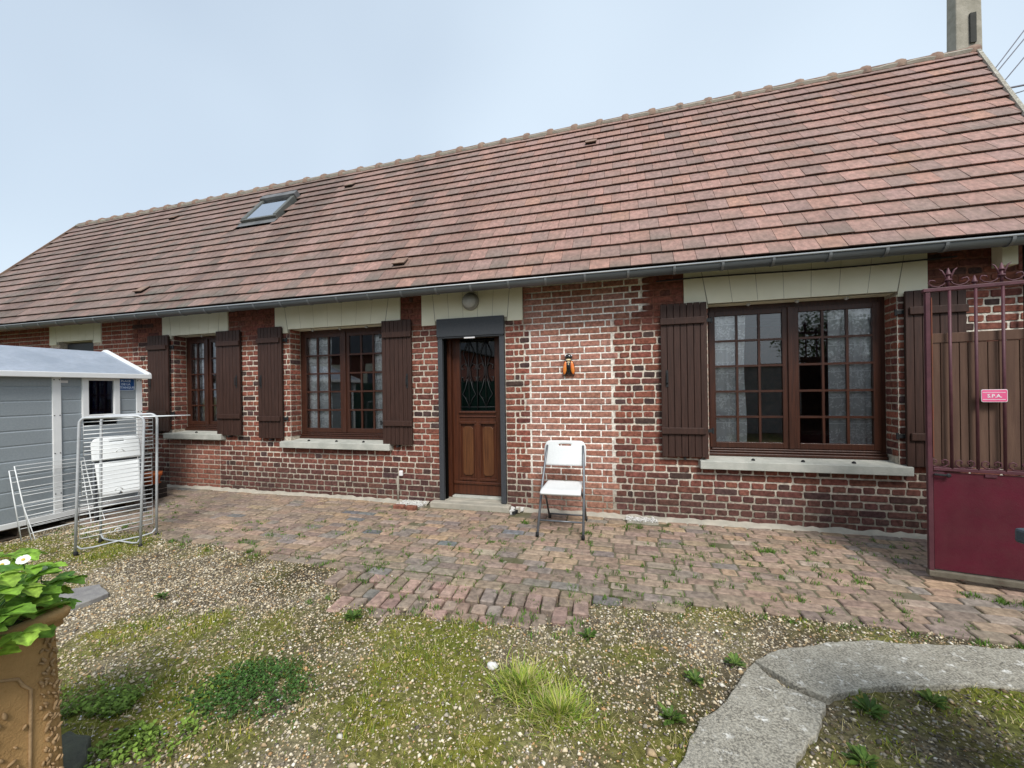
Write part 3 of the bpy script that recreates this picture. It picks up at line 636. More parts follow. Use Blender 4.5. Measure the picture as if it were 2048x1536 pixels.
for k in range(NR):
    x = RX0 + (TW / 2 if k % 2 else 0) - .0
    first = True
    while x < 4.7:
        xa = max(x, RX0); xb = x + TW; x += TW
        s0a = rlen(xa) * k / NR if k else .035; s0b = rlen(xb) * k / NR if k else .035
        s1a = rlen(xa) * (k + 1) / NR + .05; s1b = rlen(xb) * (k + 1) / NR + .05
        xe0, xe1 = xr_end(s0a), xr_end(s1a)
        if xa > xe1 - .02: continue
        if xa > xe0 - .006: s0a = s0b = (xa - 3.57) / (.364 * cp); xe0 = xa + .006
        xb0, xb1 = min(xb, xe0), min(xb, max(xe1, xa + .03)); sm = (s0a + s1a) / 2
        if SKY[0] - .05 < (xa + xb) / 2 < SKY[1] + .05 and SKY[2] - .12 < sm < SKY[3] + .06: continue
        if k == NR - 1: s1a -= .06; s1b -= .06
        g = .002; lift = .036 + rnd.uniform(-.002, .002); th = .014; rs = rnd.uniform(-.003, .003); xm = (xa + xb0) / 2
        q = [(xa + g, s0a + rs, lift), (xb0 - g, s0b + rs, lift + rnd.uniform(-.002, .002)), (xb1 - g, s1b, .006), (xa + g, s1a, .006)]
        vs = [rpt(a, b, h) for a, b, h in q] + [rpt(a, b + (.004 if i < 2 else 0), h - (th if i < 2 else .01)) for i, (a, b, h) in enumerate(q)]
        n = float(vnoise(np.array([xm * .6]), np.array([sm]), .8, 41)[0]); t = rnd.random(); lf = max(0, min(1, (-xm - 1.2) / 6))
        base = np.array((.36, .19, .15)) if t < .5 else np.array((.375, .19, .14)) if t < .68 else np.array((.335, .19, .16)) if t < .88 else np.array((.29, .175, .145))
        if t > .975 and xm > -3: base = np.array((.40, .205, .14))
        base = base * (1 - lf * .5) + np.array((.185, .135, .115)) * lf * .5
        stk = float(vnoise(np.array([xm * 3.1 + .35 * sm]), np.array([sm * .5]), 1., 43)[0]); base = (base * .84 + base.mean() * .16) * (.9 + .24 * n) * (1 - (.22 + .2 * lf) * max(0, min(1, (stk - .52) * 5)))
        dk = rnd.random() ** 1.4 * (.52 + .35 * lf + .5 * max(0, n - .45) + (.25 if k < 3 else 0)); lich = np.array((.13, .115, .095)); low = base * (1 - dk) + lich * dk
        if lf > .3 and rnd.random() < .3: base = base * .72
        sid = tuple(low * .55)  # tile edges coloured darker, painting in the shadow line under each row
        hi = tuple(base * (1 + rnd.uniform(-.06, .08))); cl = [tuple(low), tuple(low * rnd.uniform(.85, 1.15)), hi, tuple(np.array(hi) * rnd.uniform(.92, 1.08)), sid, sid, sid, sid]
        mb = MB(); mb.add(vs, [(0, 1, 2, 3), (7, 6, 5, 4), (0, 4, 5, 1), (1, 5, 6, 2), (2, 6, 7, 3), (3, 7, 4, 0)], cl)
        titems.append((rank(rpt(xm, sm)), mb))
split_pieces(titems, 300, 'roof_tile', 'tile', roof, 'roof_tiling')
# verge strips at both ends
b = MB(); b.bar(rpt(RX0 - .012, .09, .012), rpt(RX0 - .012, rlen(RX0), .012), .03, .07, rpt(0, 0, 1)); b.build('verge', 'ridge_clay', roof)
b = MB(); e0, e1 = rpt(xr_end(.09) + .014, .09, .015), rpt(xr_end(rlen(4.6)) + .014, rlen(4.6), .015); b.bar(e0, e1, .04, .06, (0, -sp, cp)); b.build('verge', 'concrete', roof)
# ridge tiles: half-round with a raised collar
nrt = 42; rl = (RX1 - RX0) / nrt
for i in range(nrt):
    xa = RX0 + i * rl; xb = xa + rl; mb = MB(); rings = [(xa, .088), (xb - .1, .094), (xb - .075, .112), (xb - .02, .118), (xb + .015, .108)]; n = 8; vs = []
    dz = rnd.uniform(-.004, .004)
    for x, r in rings:
        _, y, z = rpt(x, rlen(x)); vs += [(x, y - r * math.cos(math.pi * (k - .6) / (n - 1.2)), z - .055 + dz + r * 1.0 * math.sin(math.pi * (k - .6) / (n - 1.2))) for k in range(n)]
    mb.add(vs, [(a * n + k, a * n + k + 1, (a + 1) * n + k + 1, (a + 1) * n + k) for a in range(len(rings) - 1) for k in range(n - 1)] + [tuple((len(rings) - 1) * n + k for k in range(n)), tuple(range(n - 1, -1, -1))])
    mb.build('ridge_tile', 'ridge_clay', roof, True)
mb = MB(); q = []
for i in range(160):
    x = RX0 + (RX1 - .05 - RX0) * i / 159; q.append(rpt(x, rlen(x) - .075 - rnd.uniform(0, .02), .03))
mb.tube(q, [.026 + rnd.uniform(0, .012) for _ in q], 5); mb.build('ridge_mortar', 'step_stone', roof)
# vent tiles, moss tufts and lichen
for x, y in ((-.51, 1.72), (-2.78, -.1), (-4.86, 1.69), (-9.14, 1.63), (-7.4, -.09)):
    s = (y - EY) / cp; vt = sub('vent_tile', roof)
    P = lambda dx, ds, h: rpt(x + dx, s + ds, h)
    MB().add([P(-.085, 0, .075), P(.085, 0, .075), P(.085, .16, .04), P(-.085, .16, .04), P(-.085, .0, .062), P(.085, 0, .062), P(.085, .16, .03), P(-.085, .16, .03)], [(0, 1, 2, 3), (7, 6, 5, 4), (0, 4, 5, 1), (1, 5, 6, 2), (3, 7, 4, 0)]).build('hood', 'ridge_clay', vt)
    MB().add([P(-.078, .01, .0), P(.078, .01, .0), P(.078, .01, .062), P(-.078, .01, .062), P(-.08, .02, .0), P(-.08, .15, .02), P(-.08, .15, .04), P(-.08, .02, .06)], [(0, 1, 2, 3), (4, 5, 6, 7)]).build('mouth', 'under_tile', vt)
# skylight
sk = sub('skylight', roof); sx0, sx1, s0, s1 = SKY; q = lambda x, s, h: rpt(x, s, h)
def rbox(name, x0, x1, s0, s1, h0, h1, m, par, bev=.004):
    vs = [q(x, s, h) for h in (h0, h1) for s in (s0, s1) for x in (x0, x1)]
    return MB().add(vs, [(0, 2, 3, 1), (4, 5, 7, 6), (0, 1, 5, 4), (2, 6, 7, 3), (0, 4, 6, 2), (1, 3, 7, 5)]).build(name, m, par, bevel=bev)
for x0_, x1_ in ((sx0, sx0 + .075), (sx1 - .075, sx1)): rbox('side_frame', x0_, x1_, s0 + .05, s1 - .1, -.02, .095, 'skylight_frame', sk)
rbox('bottom_frame', sx0, sx1, s0, s0 + .05, -.02, .085, 'skylight_frame', sk); rbox('hood', sx0 - .01, sx1 + .01, s1 - .1, s1 + .03, -.02, .13, 'lead', sk); rbox('pane', sx0 + .075, sx1 - .075, s0 + .05, s1 - .1, .07, .078, 'sky_glass', sk, 0)
rbox('well', sx0 + .01, sx1 - .01, s0 + .01, s1 - .02, -.02, .0, 'interior', sk, 0); rbox('flashing', sx0 - .03, sx1 + .03, s0 - .13, s0 - .002, .03, .036, 'lead', sk, 0)
# gutter with brackets, wall plate, cable
gut = MB(); gc = (-.362, 2.625); rg_ = .064; ring = [(gc[0] - rg_ * math.cos(a), gc[1] - rg_ * math.sin(a)) for a in [math.pi * i / 12 for i in range(13)]]; rin = [(gc[0] - (rg_ - .004) * math.cos(a), gc[1] - (rg_ - .004) * math.sin(a)) for a in [math.pi * i / 12 for i in range(12, -1, -1)]]
prof = ring + rin; GXA, GXB = -12.85, 3.62; nn = len(prof)
vs = [(x, y, z) for x in (GXA, GXB) for y, z in prof]; gut.add(vs, [(i, (i + 1) % nn, nn + (i + 1) % nn, nn + i) for i in range(nn)] + [tuple(range(12, -1, -1)), tuple(nn + i for i in range(13))])
go = gut.build('gutter', 'zinc', house, True); MB().tube([(GXA, gc[0] - rg_ - .003, gc[1] + .004), (GXB, gc[0] - rg_ - .003, gc[1] + .004)], .0095, 8).build('gutter_lip', 'zinc_sheen', go, True)
x = GXA + .2
while x < GXB:
    b = MB(); r2 = rg_ + .004; rb = [(gc[0] - r2 * math.cos(a), gc[1] - r2 * math.sin(a)) for a in [math.pi * (i - .4) / 12 for i in range(13)]]
    b.add([(xx, y, z) for xx in (x - .012, x + .012) for y, z in rb], [(i + 1, i, 13 + i, 14 + i) for i in range(12)]); b.build('gutter_bracket', 'zinc_mid', go, solid=.004); x += .435 + rnd.uniform(-.02, .02)
MB().box(XL, WX1 - .1, -.07, -.004, 2.79, 2.93).build('wall_plate', 'timber_dark', house)
b = MB(); pts = [(x_, -.03, 2.575 + .01 * math.sin(x_ * 2.3) + .004 * x_) for x_ in np.arange(.3, 3.0, .1)]; b.tube(pts, .008, 5); b.build('wall_cable', 'cable', house)
MB().box(3.16, 3.27, -.12, -.006, 2.46, 2.66).build('beam_end', 'cream', house, bevel=.004)
b = MB(); b.tube([(3.36, -.05, 2.75), (3.36, -.05, .02)], .012, 8); b.build('down_pipe', 'iron', house, True)
b = MB(); b.tube([(-2.9, -.02, .0), (-2.9, -.02, .33)], .014, 8); b.build('pipe_stub', 'pole_concrete', house, True)
MB().box(-2.88, -2.83, -.03, -.003, .335, .405).build('socket_box', 'sign_white', house, bevel=.008)

# ================================================================== pavement
def refine(poly, step, j):
    out = []
    for i in range(len(poly)):
        a = Vector(poly[i]); b = Vector(poly[(i + 1) % len(poly)]); n = max(1, int((b - a).length / step))
        for k in range(n):
            p = a + (b - a) * k / n; out.append((p.x + (rnd.uniform(-j, j)), p.y + rnd.uniform(-j, j)))
    return out
def ccw(poly):
    a = sum(poly[i][0] * poly[(i + 1) % len(poly)][1] - poly[(i + 1) % len(poly)][0] * poly[i][1] for i in range(len(poly)))
    return poly if a > 0 else poly[::-1]
gfn = lambda a, b, d: (a, b, d)
def slab(poly, z0, z1): 
    p = ccw(poly); n = len(p); mb = MB(); mb.add([(a, b, z1) for a, b in p] + [(a, b, z0) for a, b in p], [tuple(range(n)), tuple(range(2 * n - 1, n - 1, -1))] + [((i + 1) % n, i, n + i, n + (i + 1) % n) for i in range(n)]); return mb
pave = slab(refine([(a, b + (.045 if b < -1 else 0)) for a, b in PAVE], .15, .012), -.1, -.013).build('brick_pavement', 'paver_joint'); tag(pave, 'old brick paving laid in rows along the foot of the house', None, None, 'structure')
pits = []
def und(x, y): return -.004 + .014 * (float(vnoise(np.array([x]), np.array([y]), 1.2, 51)[0]) - .5) - (.03 * min(1, max(0, (-1.75 - y) / .5)) if y < -1.75 else 0)
def pave_col(x, y):
    t = rnd.random(); n = float(vnoise(np.array([x]), np.array([y]), .8, 61)[0])
    c = (.33, .24, .175) if t < .34 else (.30, .22, .17) if t < .58 else (.365, .26, .175) if t < .68 else (.26, .195, .155) if t < .84 else (.24, .2, .175) if t < .94 else (.17, .17, .17) if t < .955 else (.34, .27, .215)
    g = max(0, min(.5, (-1.3 - y) * 1.3 + (n - .5) * 1.6)); 
    if x < -3.2: g = max(g, min(.45, (-3.2 - x) * .16))
    c = tuple(a * (1 - g) + b * g for a, b in zip(c, (.23, .195, .16)))
    return jit(c, .14)
def paver(x0, x1, y0, y1, col, z, rot=0):
    mb = MB(); cx, cy = (x0 + x1) / 2, (y0 + y1) / 2; z += rnd.uniform(-.004, .003)
    cr_, sr_ = math.cos(rot), math.sin(rot)
    fn = lambda a, b, d: (cx + (a - cx) * cr_ - (b - cy) * sr_, cy + (a - cx) * sr_ + (b - cy) * cr_, z - d)
    brick_geo(mb, cx, cy, (x1 - x0) / 2, (y1 - y0) / 2, col, fn, ch=.013, j=.005, pro=.0, back=.06, inset=.007, tilt=.012)
    vis = not (cx < -6.05 and cy < -.8)
    pits.append((rank((cx, cy, 0), vis), mb))
y = -.045; row = 0
while y > -1.9:
    d = .107 + rnd.uniform(-.004, .004); x = -7.3 + rnd.uniform(0, .2); y1 = y - d
    while x < 5.0:
        w = rnd.choice([.2, .215, .225, .21, .19, .11]); x1 = x + w; cx, cy = (x + x1) / 2, (y + y1) / 2 + .0
        bow = .012 * math.sin(x * 1.3 + row * .4) - (x + 1) * .012 * min(1, -y / 1.5)
        ok = bool(pip(np.array([cx]), np.array([cy + bow + .045]), PAVE)[0]) and not (-2.42 < cx < -1.35 and cy > -.15) and not (-2.88 < cx < -2.44 and cy > -.3) and not (-1.38 < cx < -1.12 and cy > -.28) and not (-.08 < cx < .3 and cy > -.25) and not (x1 < -6.3 and cy < -1.0)
        if ok and rnd.random() > .006: paver(x + .004, x1 - .004, y1 + bow + .0035, y + bow - .0035, pave_col(cx, cy), und(cx, cy))
        x = x1 + .004
    y = y1 - .002; row += 1
x = -2.5
while x < -.12:                       # the apron: bricks laid at right angles
    w = .1 + rnd.uniform(-.006, .006); yy = -1.875 - rnd.uniform(0, .02)
    while yy > -2.5:
        L = rnd.choice([.2, .21, .22, .12]); cx, cy = x + w / 2, yy - L / 2
        shx = (cy + 1.9) * .1
        if pip(np.array([cx + shx]), np.array([cy + .05]), APRON)[0] and rnd.random() > .03: 
            paver(cx + shx - w / 2 + .003, cx + shx + w / 2 - .003, yy - L + .004, yy - .004, pave_col(cx, cy - .25) if rnd.random() < .6 else jit((.33, .225, .185), .15), und(cx, cy), .1)
        yy -= L + .004
    x += w + .006
split_pieces(pits, 300, 'paver', 'paver', pave, 'paving_bricks')
ap = refine(APRON, .12, .015); a_ = slab(ap, -.12, -.062); a_.v = [(v[0], v[1], v[2] + (.026 * max(0, min(1, (v[1] + 2.35) / .45)) if v[2] > -.05 else 0)) for v in a_.v]; a_.build('apron_bed', 'paver_joint', pave)
# cement fillet along the foot of the wall
ff = MB(); xsf = np.arange(-7.2, 3.5, .06); prev = None
for xx in xsf:
    if -2.42 < xx < -1.36: prev = None; continue
    dd = .0 + .13 * float(vnoise(np.array([xx]), np.array([3.]), 1.1, 71)[0]) + rnd.uniform(-.012, .012)
    q = [(xx, -.004, .028 + rnd.uniform(-.012, .012)), (xx, -dd * .45, .014), (xx, -dd, .004 + rnd.uniform(-.003, .003)), (xx, -dd - .012, -.02)]
    if prev is not None: ff.add(prev + q, [(0, 1, 5, 4), (1, 2, 6, 5), (2, 3, 7, 6)])
    prev = q
ff.build('cement_fillet', 'step_stone', pave, True)

# ================================================================== concrete edging (two cracked lengths)
for poly, lab in ((SLAB_A, 'worn grey concrete edging running off towards the gate'), (SLAB_B, 'worn grey concrete edging with pale lichen beyond the crack')):
    tag(slab(refine(refine(poly, .12, .016), .035, .007), -.14, -.012).build('concrete_edging', 'concrete', None, bevel=.006), lab, None, None, 'structure')

# ================================================================== gravel, moss, grass, ground cover
N = 270000; px = nr.uniform(-6.2, 3.4, N); py = nr.uniform(-4.7, -1.35, N)
d_cam = np.hypot(px, py + CAM_D); m_ = moss_f(px, py); cl = vnoise(px, py, 2.3, 5)
keep = ~pip(px, py, PAVE) & ~(pip(px, py, APRON) & (nr.random(N) > .04)) & ~pip(px, py, SLAB_A) & ~pip(px, py, SLAB_B) & (nr.random(N) < (1 - .72 * m_) * (.5 + .7 * cl)) & (d_cam > .5)
px, py = px[keep], py[keep]; N = len(px); sz = nr.gamma(5, .00102, N).clip(.0025, .017) * np.where(nr.random(N) < .012, 1.7, 1)
pal = np.array([(.5, .42, .29), (.6, .53, .40), (.42, .31, .18), (.33, .29, .23), (.2, .17, .13), (.7, .66, .57), (.44, .26, .12), (.11, .095, .08)]); pw = np.array([.27, .16, .2, .12, .14, .04, .04, .05])
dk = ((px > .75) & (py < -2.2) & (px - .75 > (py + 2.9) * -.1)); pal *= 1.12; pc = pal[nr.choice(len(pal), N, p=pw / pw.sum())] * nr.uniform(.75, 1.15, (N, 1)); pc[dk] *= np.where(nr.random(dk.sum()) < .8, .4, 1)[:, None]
gzv = hgt(px, py)
oct_v = np.array([(1, 0, 0), (.1, 1, 0), (-1, .1, 0), (0, -1, 0), (0, 0, 1), (0, 0, -1.)]); cube_v = np.array([(x, y, z) for x in (-.7, .7) for y in (-.7, .7) for z in (-.7, .7)], float)
oct_f = [(0, 1, 4), (1, 2, 4), (2, 3, 4), (3, 0, 4), (1, 0, 5), (2, 1, 5), (3, 2, 5), (0, 3, 5)]
def scatter(tv, P, Sx, ang, jitter=.18):
    V = tv[None] * (1 + nr.uniform(-jitter, jitter, (len(P), len(tv), 3))) * Sx[:, None, :]; c, s = np.cos(ang)[:, None], np.sin(ang)[:, None]
    return np.stack([V[..., 0] * c - V[..., 1] * s, V[..., 0] * s + V[..., 1] * c, V[..., 2]], -1) + P[:, None, :]
Sx = np.stack([sz * nr.uniform(.9, 1.5, N), sz * nr.uniform(.7, 1.1, N), sz * nr.uniform(.45, .8, N)], 1)
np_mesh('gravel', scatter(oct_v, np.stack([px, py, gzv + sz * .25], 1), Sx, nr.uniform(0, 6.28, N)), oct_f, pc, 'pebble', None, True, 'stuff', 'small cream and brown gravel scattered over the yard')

bl_v = np.array([(-.5, 0, 0), (.5, 0, 0), (.38, .0, .55), (-.38, .0, .55), (0, 0, 1.)]); bl_f = [(0, 1, 2, 3), (3, 2, 4)]
def blades(P, length, width, lean, ang):
    n = len(P); V = np.zeros((n, 5, 3)); c, s = np.cos(ang), np.sin(ang)
    for k in range(5):
        h = bl_v[k, 2]; off = lean * h ** 1.8 * length; zz = length * h * np.sqrt(np.clip(1 - (lean * .75) ** 2, .08, 1)); w = bl_v[k, 0] * width
        V[:, k, 0] = P[:, 0] + c * off - s * w; V[:, k, 1] = P[:, 1] + s * off + c * w; V[:, k, 2] = P[:, 2] + zz
    return V
N = 210000; bx = nr.uniform(-6.0, 3.2, N); by = nr.uniform(-4.6, -1.4, N); bm = moss_f(bx, by); cm = vnoise(bx, by, 9, 77)
kp = ~pip(bx, by, PAVE) & ~pip(bx, by, SLAB_A) & ~pip(bx, by, SLAB_B) & (nr.random(N) < (bm ** 1.3) * (.15 + 1.1 * np.clip(cm * 2 - .6, 0, 1)) + .012) & ~(pip(bx, by, APRON) & (nr.random(N) > .12))
bx, by, cm = bx[kp], by[kp], cm[kp]; N = len(bx); straw = nr.random(N) < np.clip(.24 + .6 * (vnoise(bx, by, 2.2, 91) - .45), .03, .6)
ln = np.where(straw, nr.uniform(.02, .055, N), nr.uniform(.006, .02, N) * (1 + .8 * (cm > .6))); bc = np.where(straw[:, None], np.array([(.58, .5, .26)]), np.where((nr.random(N) < .5)[:, None], np.array([(.34, .35, .045)]), np.array([(.17, .25, .04)]))) * nr.uniform(.7, 1.3, (N, 1))
bz = hgt(bx, by) - .002
V = blades(np.stack([bx, by, bz], 1), ln, np.where(straw, .0025, .005), np.where(straw, nr.uniform(.7, 1.2, N), nr.uniform(.2, .9, N)), nr.uniform(0, 6.28, N))
np_mesh('moss_and_grass', V, bl_f, bc, 'blade', None, False, 'stuff', 'short yellow green moss and straw coloured grass over the gravel')
# weeds in the paving joints and along its edge
wpts = []
for _ in range(650):
    x_ = nr.uniform(-6, 3.2); y_ = -.15 - 1.75 * nr.random() ** .7
    if vnoise(np.array([x_]), np.array([y_]), 1.5, 101)[0] + .12 * (x_ > -.6) + .12 * (y_ < -1.5) > .57: wpts.append((x_, y_, -.012))
for _ in range(110): wpts.append((nr.uniform(-2.35, 2.6), -1.84 + nr.normal(0, .05), -.03))
for _ in range(60): wpts.append((nr.uniform(-2.2, -.3), nr.uniform(-2.4, -1.9), -.03))
for x_, y_ in ((.02, -.3), (.1, -.34), (-.05, -.4), (.3, -.42), (-1.1, -.45), (-.42, -.62), (1.12, -.72), (1.15, -.7), (2.2, -1.25), (2.35, -1.3), (2.45, -1.32), (1.6, -1.2)): wpts += [(x_ + nr.normal(0, .03), y_ + nr.normal(0, .02), -.012) for _ in range(6)]
P = np.repeat(np.array(wpts), 16, 0); P[:, :2] += nr.normal(0, .017, (len(P), 2)); n = len(P)
V = blades(P, nr.uniform(.012, .042, n), nr.uniform(.003, .008, n), nr.uniform(.2, 1.1, n), nr.uniform(0, 6.28, n)); np_mesh('joint_weeds', V, bl_f, np.array([(.1, .19, .03)]) * nr.uniform(.6, 1.5, (n, 1)), 'blade', None, False, 'stuff', 'small green weeds growing between the paving bricks')
# round leaved ground cover
lv = np.array([(0, 0, 0), (.5, -.35, .12), (.95, -.3, .1), (1.05, 0, .05), (.95, .3, .1), (.5, .35, .12)]); lf_ = [(0, 1, 2, 3), (0, 3, 4, 5)]
def leaves(P, size, ang, tilt):
    n = len(P); V = lv[None] * size[:, None, None]; x, y, z = V[..., 0], V[..., 1], V[..., 2]; t = tilt[:, None]; x, z = x * np.cos(t) - z * np.sin(t), x * np.sin(t) + z * np.cos(t); c, s = np.cos(ang)[:, None], np.sin(ang)[:, None]
    return np.stack([x * c - y * s, x * s + y * c, z], -1) + P[:, None, :]
CLOV = [(-2.0, -3.36), (-2.12, -3.18), (-2.0, -2.98), (-1.76, -2.95), (-1.58, -3.08), (-1.56, -3.2), (-1.7, -3.3)]
qx = nr.uniform(-2.25, -1.45, 9000); qy = nr.uniform(-3.5, -2.85, 9000); ins = pip(qx + nr.normal(0, .05, 9000), qy + nr.normal(0, .04, 9000), CLOV) & (vnoise(qx, qy, 7, 121) > .34); qx, qy = qx[ins], qy[ins]; n = len(qx)
mound = .035 * np.clip(1 - ((qx + 1.82) ** 2 / .1 + (qy + 3.14) ** 2 / .06), 0, 1); V = leaves(np.stack([qx, qy, GZ + mound * nr.random(n) + nr.uniform(0, .012, n)], 1), nr.uniform(.009, .017, n), nr.uniform(0, 6.28, n), nr.uniform(.0, .7, n))
np_mesh('clover_patch', V, lf_, np.array([(.065, .14, .03)]) * nr.uniform(.5, 1.6, (n, 1)), 'leaf', None, False, 'stuff', 'dense dark green clover patch in the gravel')
qx = nr.normal(-2.2, .2, 3600); qy = nr.normal(-3.47, .1, 3600); k2 = (vnoise(qx, qy, 5, 111) > .46) & (qx < -1.8); qx, qy = qx[k2], qy[k2]; n = len(qx)
np_mesh('leafy_weeds', leaves(np.stack([qx, qy, GZ + nr.uniform(0, .035, n)], 1), nr.uniform(.012, .024, n), nr.uniform(0, 6.28, n), nr.uniform(0, .8, n)), lf_, np.array([(.19, .29, .05)]) * nr.uniform(.5, 1.5, (n, 1)), 'leaf', None, False, 'stuff', 'light green leafy weeds beside the brown planter')
qx = np.concatenate([nr.normal(-2.05, .2, 22), nr.normal(-1.95, .1, 8)]); qy = np.concatenate([nr.normal(-3.45, .1, 22), nr.normal(-3.5, .06, 8)]); n = len(qx)
np_mesh('tiny_blossom', leaves(np.stack([qx, qy, GZ + .03 + nr.uniform(0, .02, n)], 1), nr.uniform(.007, .011, n), nr.uniform(0, 6.28, n), nr.uniform(0, .5, n)), lf_, np.array([(.6, .6, .75)]) * nr.uniform(.8, 1.1, (n, 1)), 'blade', None, False, 'stuff', 'tiny pale lilac blossoms among the leafy weeds')
def squeeze(P, V, a, k=.5):
    d = V - P[:, None, :]; s = np.stack([-np.sin(a), np.cos(a), 0 * a], 1)[:, None, :]; w = (d * s).sum(-1, keepdims=True); return V - s * w * (1 - k)
def tuft(name, x, y, n, r, lo, hi, cols, label, cat='grass', group=None, wid=.0055):
    o = thing(name, (x, y, GZ), label, cat, group); a = nr.uniform(0, 6.28, n); q = r * np.abs(nr.normal(0, .42, n))
    P = np.stack([np.cos(a) * q, np.sin(a) * q, np.full(n, -.005)], 1); V = blades(P, nr.uniform(lo, hi, n), np.full(n, wid) * nr.uniform(.7, 1.3, n), nr.uniform(.35, 1.5, n), a + nr.normal(0, .9, n))
    ci = nr.choice(len(cols), n); b = np_mesh('blades', V, bl_f, np.array(cols)[ci] * nr.uniform(.75, 1.25, (n, 1)), 'blade'); b.parent = o; return o
yg = [(.4, .46, .07), (.3, .42, .06), (.52, .52, .14), (.2, .32, .05), (.55, .48, .25)]
tuft('grass_tuft', -.53, -2.79, 900, .17, .035, .105, yg, 'yellow green grass tuft next to the white stone'); tuft('grass_tuft', -.33, -2.92, 900, .18, .035, .105, yg, 'yellow green grass tuft farther from the white stone')
gg = [(.09, .16, .03), (.13, .2, .04), (.065, .125, .028)]
k = 0
for x_, y_, r_, lab in ((1.02, -2.56, .1, 'broad leaved weed in the angle of the concrete edging'), (.86, -2.86, .1, 'broad leaved weed inside the edging near its end'), (1.32, -2.42, .09, 'low weed beside the inner face of the long edging'), (.52, -2.36, .08, 'weed at the outer corner of the concrete edging'), (.3, -2.55, .08, 'small weed in gravel left of the edging'), (.16, -2.82, .09, 'weed by the worn outer side of the edging'), (-1.75, -2.47, .1, 'weed at the rounded foot of the brick apron'), (-.25, -2.3, .09, 'weed at the gate side of the brick apron'), (-3.28, -2.58, .07, 'lone weed in pale gravel beyond the planter')):
    o = thing('weed', (x_, y_, GZ), lab, 'weed', None); n = 42; a = nr.uniform(0, 6.28, n); P = np.stack([np.cos(a) * r_ * .2 * nr.random(n), np.sin(a) * r_ * .2 * nr.random(n), nr.uniform(0, .015, n)], 1)
    b = np_mesh('leaves', squeeze(P, leaves(P, nr.uniform(.3, .9, n) * r_ * .7, a, nr.uniform(.0, .75, n)), a), lf_, np.array(gg)[nr.choice(3, n)] * nr.uniform(.8, 1.3, (n, 1)), 'leaf'); b.parent = o
def rock(name, x, y, z, sx, sy, sz_, m, lab, cat='stone'):
    import bmesh
    bm = bmesh.new(); bmesh.ops.create_icosphere(bm, subdivisions=2, radius=1)
    for v in bm.verts: v.co = Vector((v.co.x * sx, v.co.y * sy, v.co.z * sz_)) * rnd.uniform(.82, 1.12)
    me = bpy.data.meshes.new(name); bm.to_mesh(me); bm.free(); me.materials.append(MATS[m]); o = link(name, me); o.location = (x, y, z); return tag(o, lab, cat)
rock('white_stone', -.72, -2.69, GZ + .005, .03, .022, .02, 'white_chips', 'white stone lying in the gravel by the grass tufts')
fs = slab(refine([(-3.72, -2.86), (-3.70, -2.66), (-3.95, -2.58), (-4.1, -2.72), (-3.98, -2.86)], .08, .01), GZ - .03, GZ + .02).build('flat_stone', 'slate_stone', None, bevel=.005); tag(fs, 'flat grey stone slab lying on the gravel behind the strawberry plant', 'stone')
ks = slab(refine([(-2.32, -3.6), (-2.2, -3.585), (-2.08, -3.66), (-2.02, -3.8), (-2.3, -3.8)], .06, .012), GZ - .05, GZ + .05).build('edging_stone', 'edging', None, bevel=.012); tag(ks, 'dark mossy edging stone at the foot of the brown planter', 'stone')
# patches of white chips by the wall
def chips(x0, x1, y0, y1, n, lab, ring):
    o = thing('chip_patch', ((x0 + x1) / 2, (y0 + y1) / 2, 0), lab, 'gravel patch'); P = np.stack([nr.uniform(x0, x1, n), nr.uniform(y0, y1, n), nr.uniform(.008, .03, n)], 1); s_ = nr.uniform(.006, .013, n)
    b = np_mesh('white_chips', scatter(oct_v, P, np.stack([s_, s_, s_ * .7], 1), nr.uniform(0, 6.28, n)), oct_f, np.full((n, 3), .5), 'white_chips', o, True, 'stuff')
    slab(refine([(x0, y0), (x1, y0), (x1, y1), (x0, y1)], .05, .012), -.03, .012).build('bed', 'step_stone', o)
    for (a, c) in ring:
        mb = MB(); brick_geo(mb, a, c, .07, .035, jit((.22, .09, .06), .2), lambda p, q, d: (p, q, .035 - d), ch=.01, j=.004, pro=0, back=.07, inset=.005, tilt=.05); mb.build('edge_brick', 'brick', o)
chips(-2.82, -2.48, -.2, -.02, 420, 'white chippings bedded in cement between pipe stub and door step', [(-2.74, -.26), (-2.57, -.27)]); chips(-.05, .27, -.19, -.06, 260, 'strip of white chippings at the wall behind the folding chair', [])
o = thing('rubble_patch', (-1.25, -.12, 0), 'broken plaster and rubble right beside the door step', 'rubble')
for i_ in range(9):
    b = MB(); cx, cy = rnd.uniform(-1.34, -1.16), rnd.uniform(-.22, -.04); s_ = rnd.uniform(.018, .04); b.add([(cx + p[0] * s_ * rnd.uniform(.7, 1.3), cy + p[1] * s_ * rnd.uniform(.7, 1.3), .012 + rnd.random() * .02 + p[2] * s_ * .8) for p in cube_v], [(0, 1, 3, 2), (4, 6, 7, 5), (0, 4, 5, 1), (2, 3, 7, 6), (0, 2, 6, 4), (1, 5, 7, 3)]); b.build('fragment', ('white_chips', 'white_chips', 'iron', 'step_stone')[i_ % 4], o)

# ================================================================== THINGS
# wall lamp above the door
t = thing('wall_lamp', (-1.855, -.014, 2.52), 'round bulkhead wall lamp on the cream lintel over the door', 'lamp'); Mx = Matrix.Translation((-1.855, -.0145, 2.52)) @ Matrix.Rotation(R(90), 4, 'X')
MB().lathe([(.108, 0), (.108, .03), (.1, .045), (.088, .05)], 24, M=Mx).build('base_ring', 'lamp_rim', t, True)
MB().lathe([(.09, .046), (.085, .075), (.065, .1), (.035, .115), (.004, .12)], 24, M=Mx).build('glass_dome', 'lamp_glass', t, True)
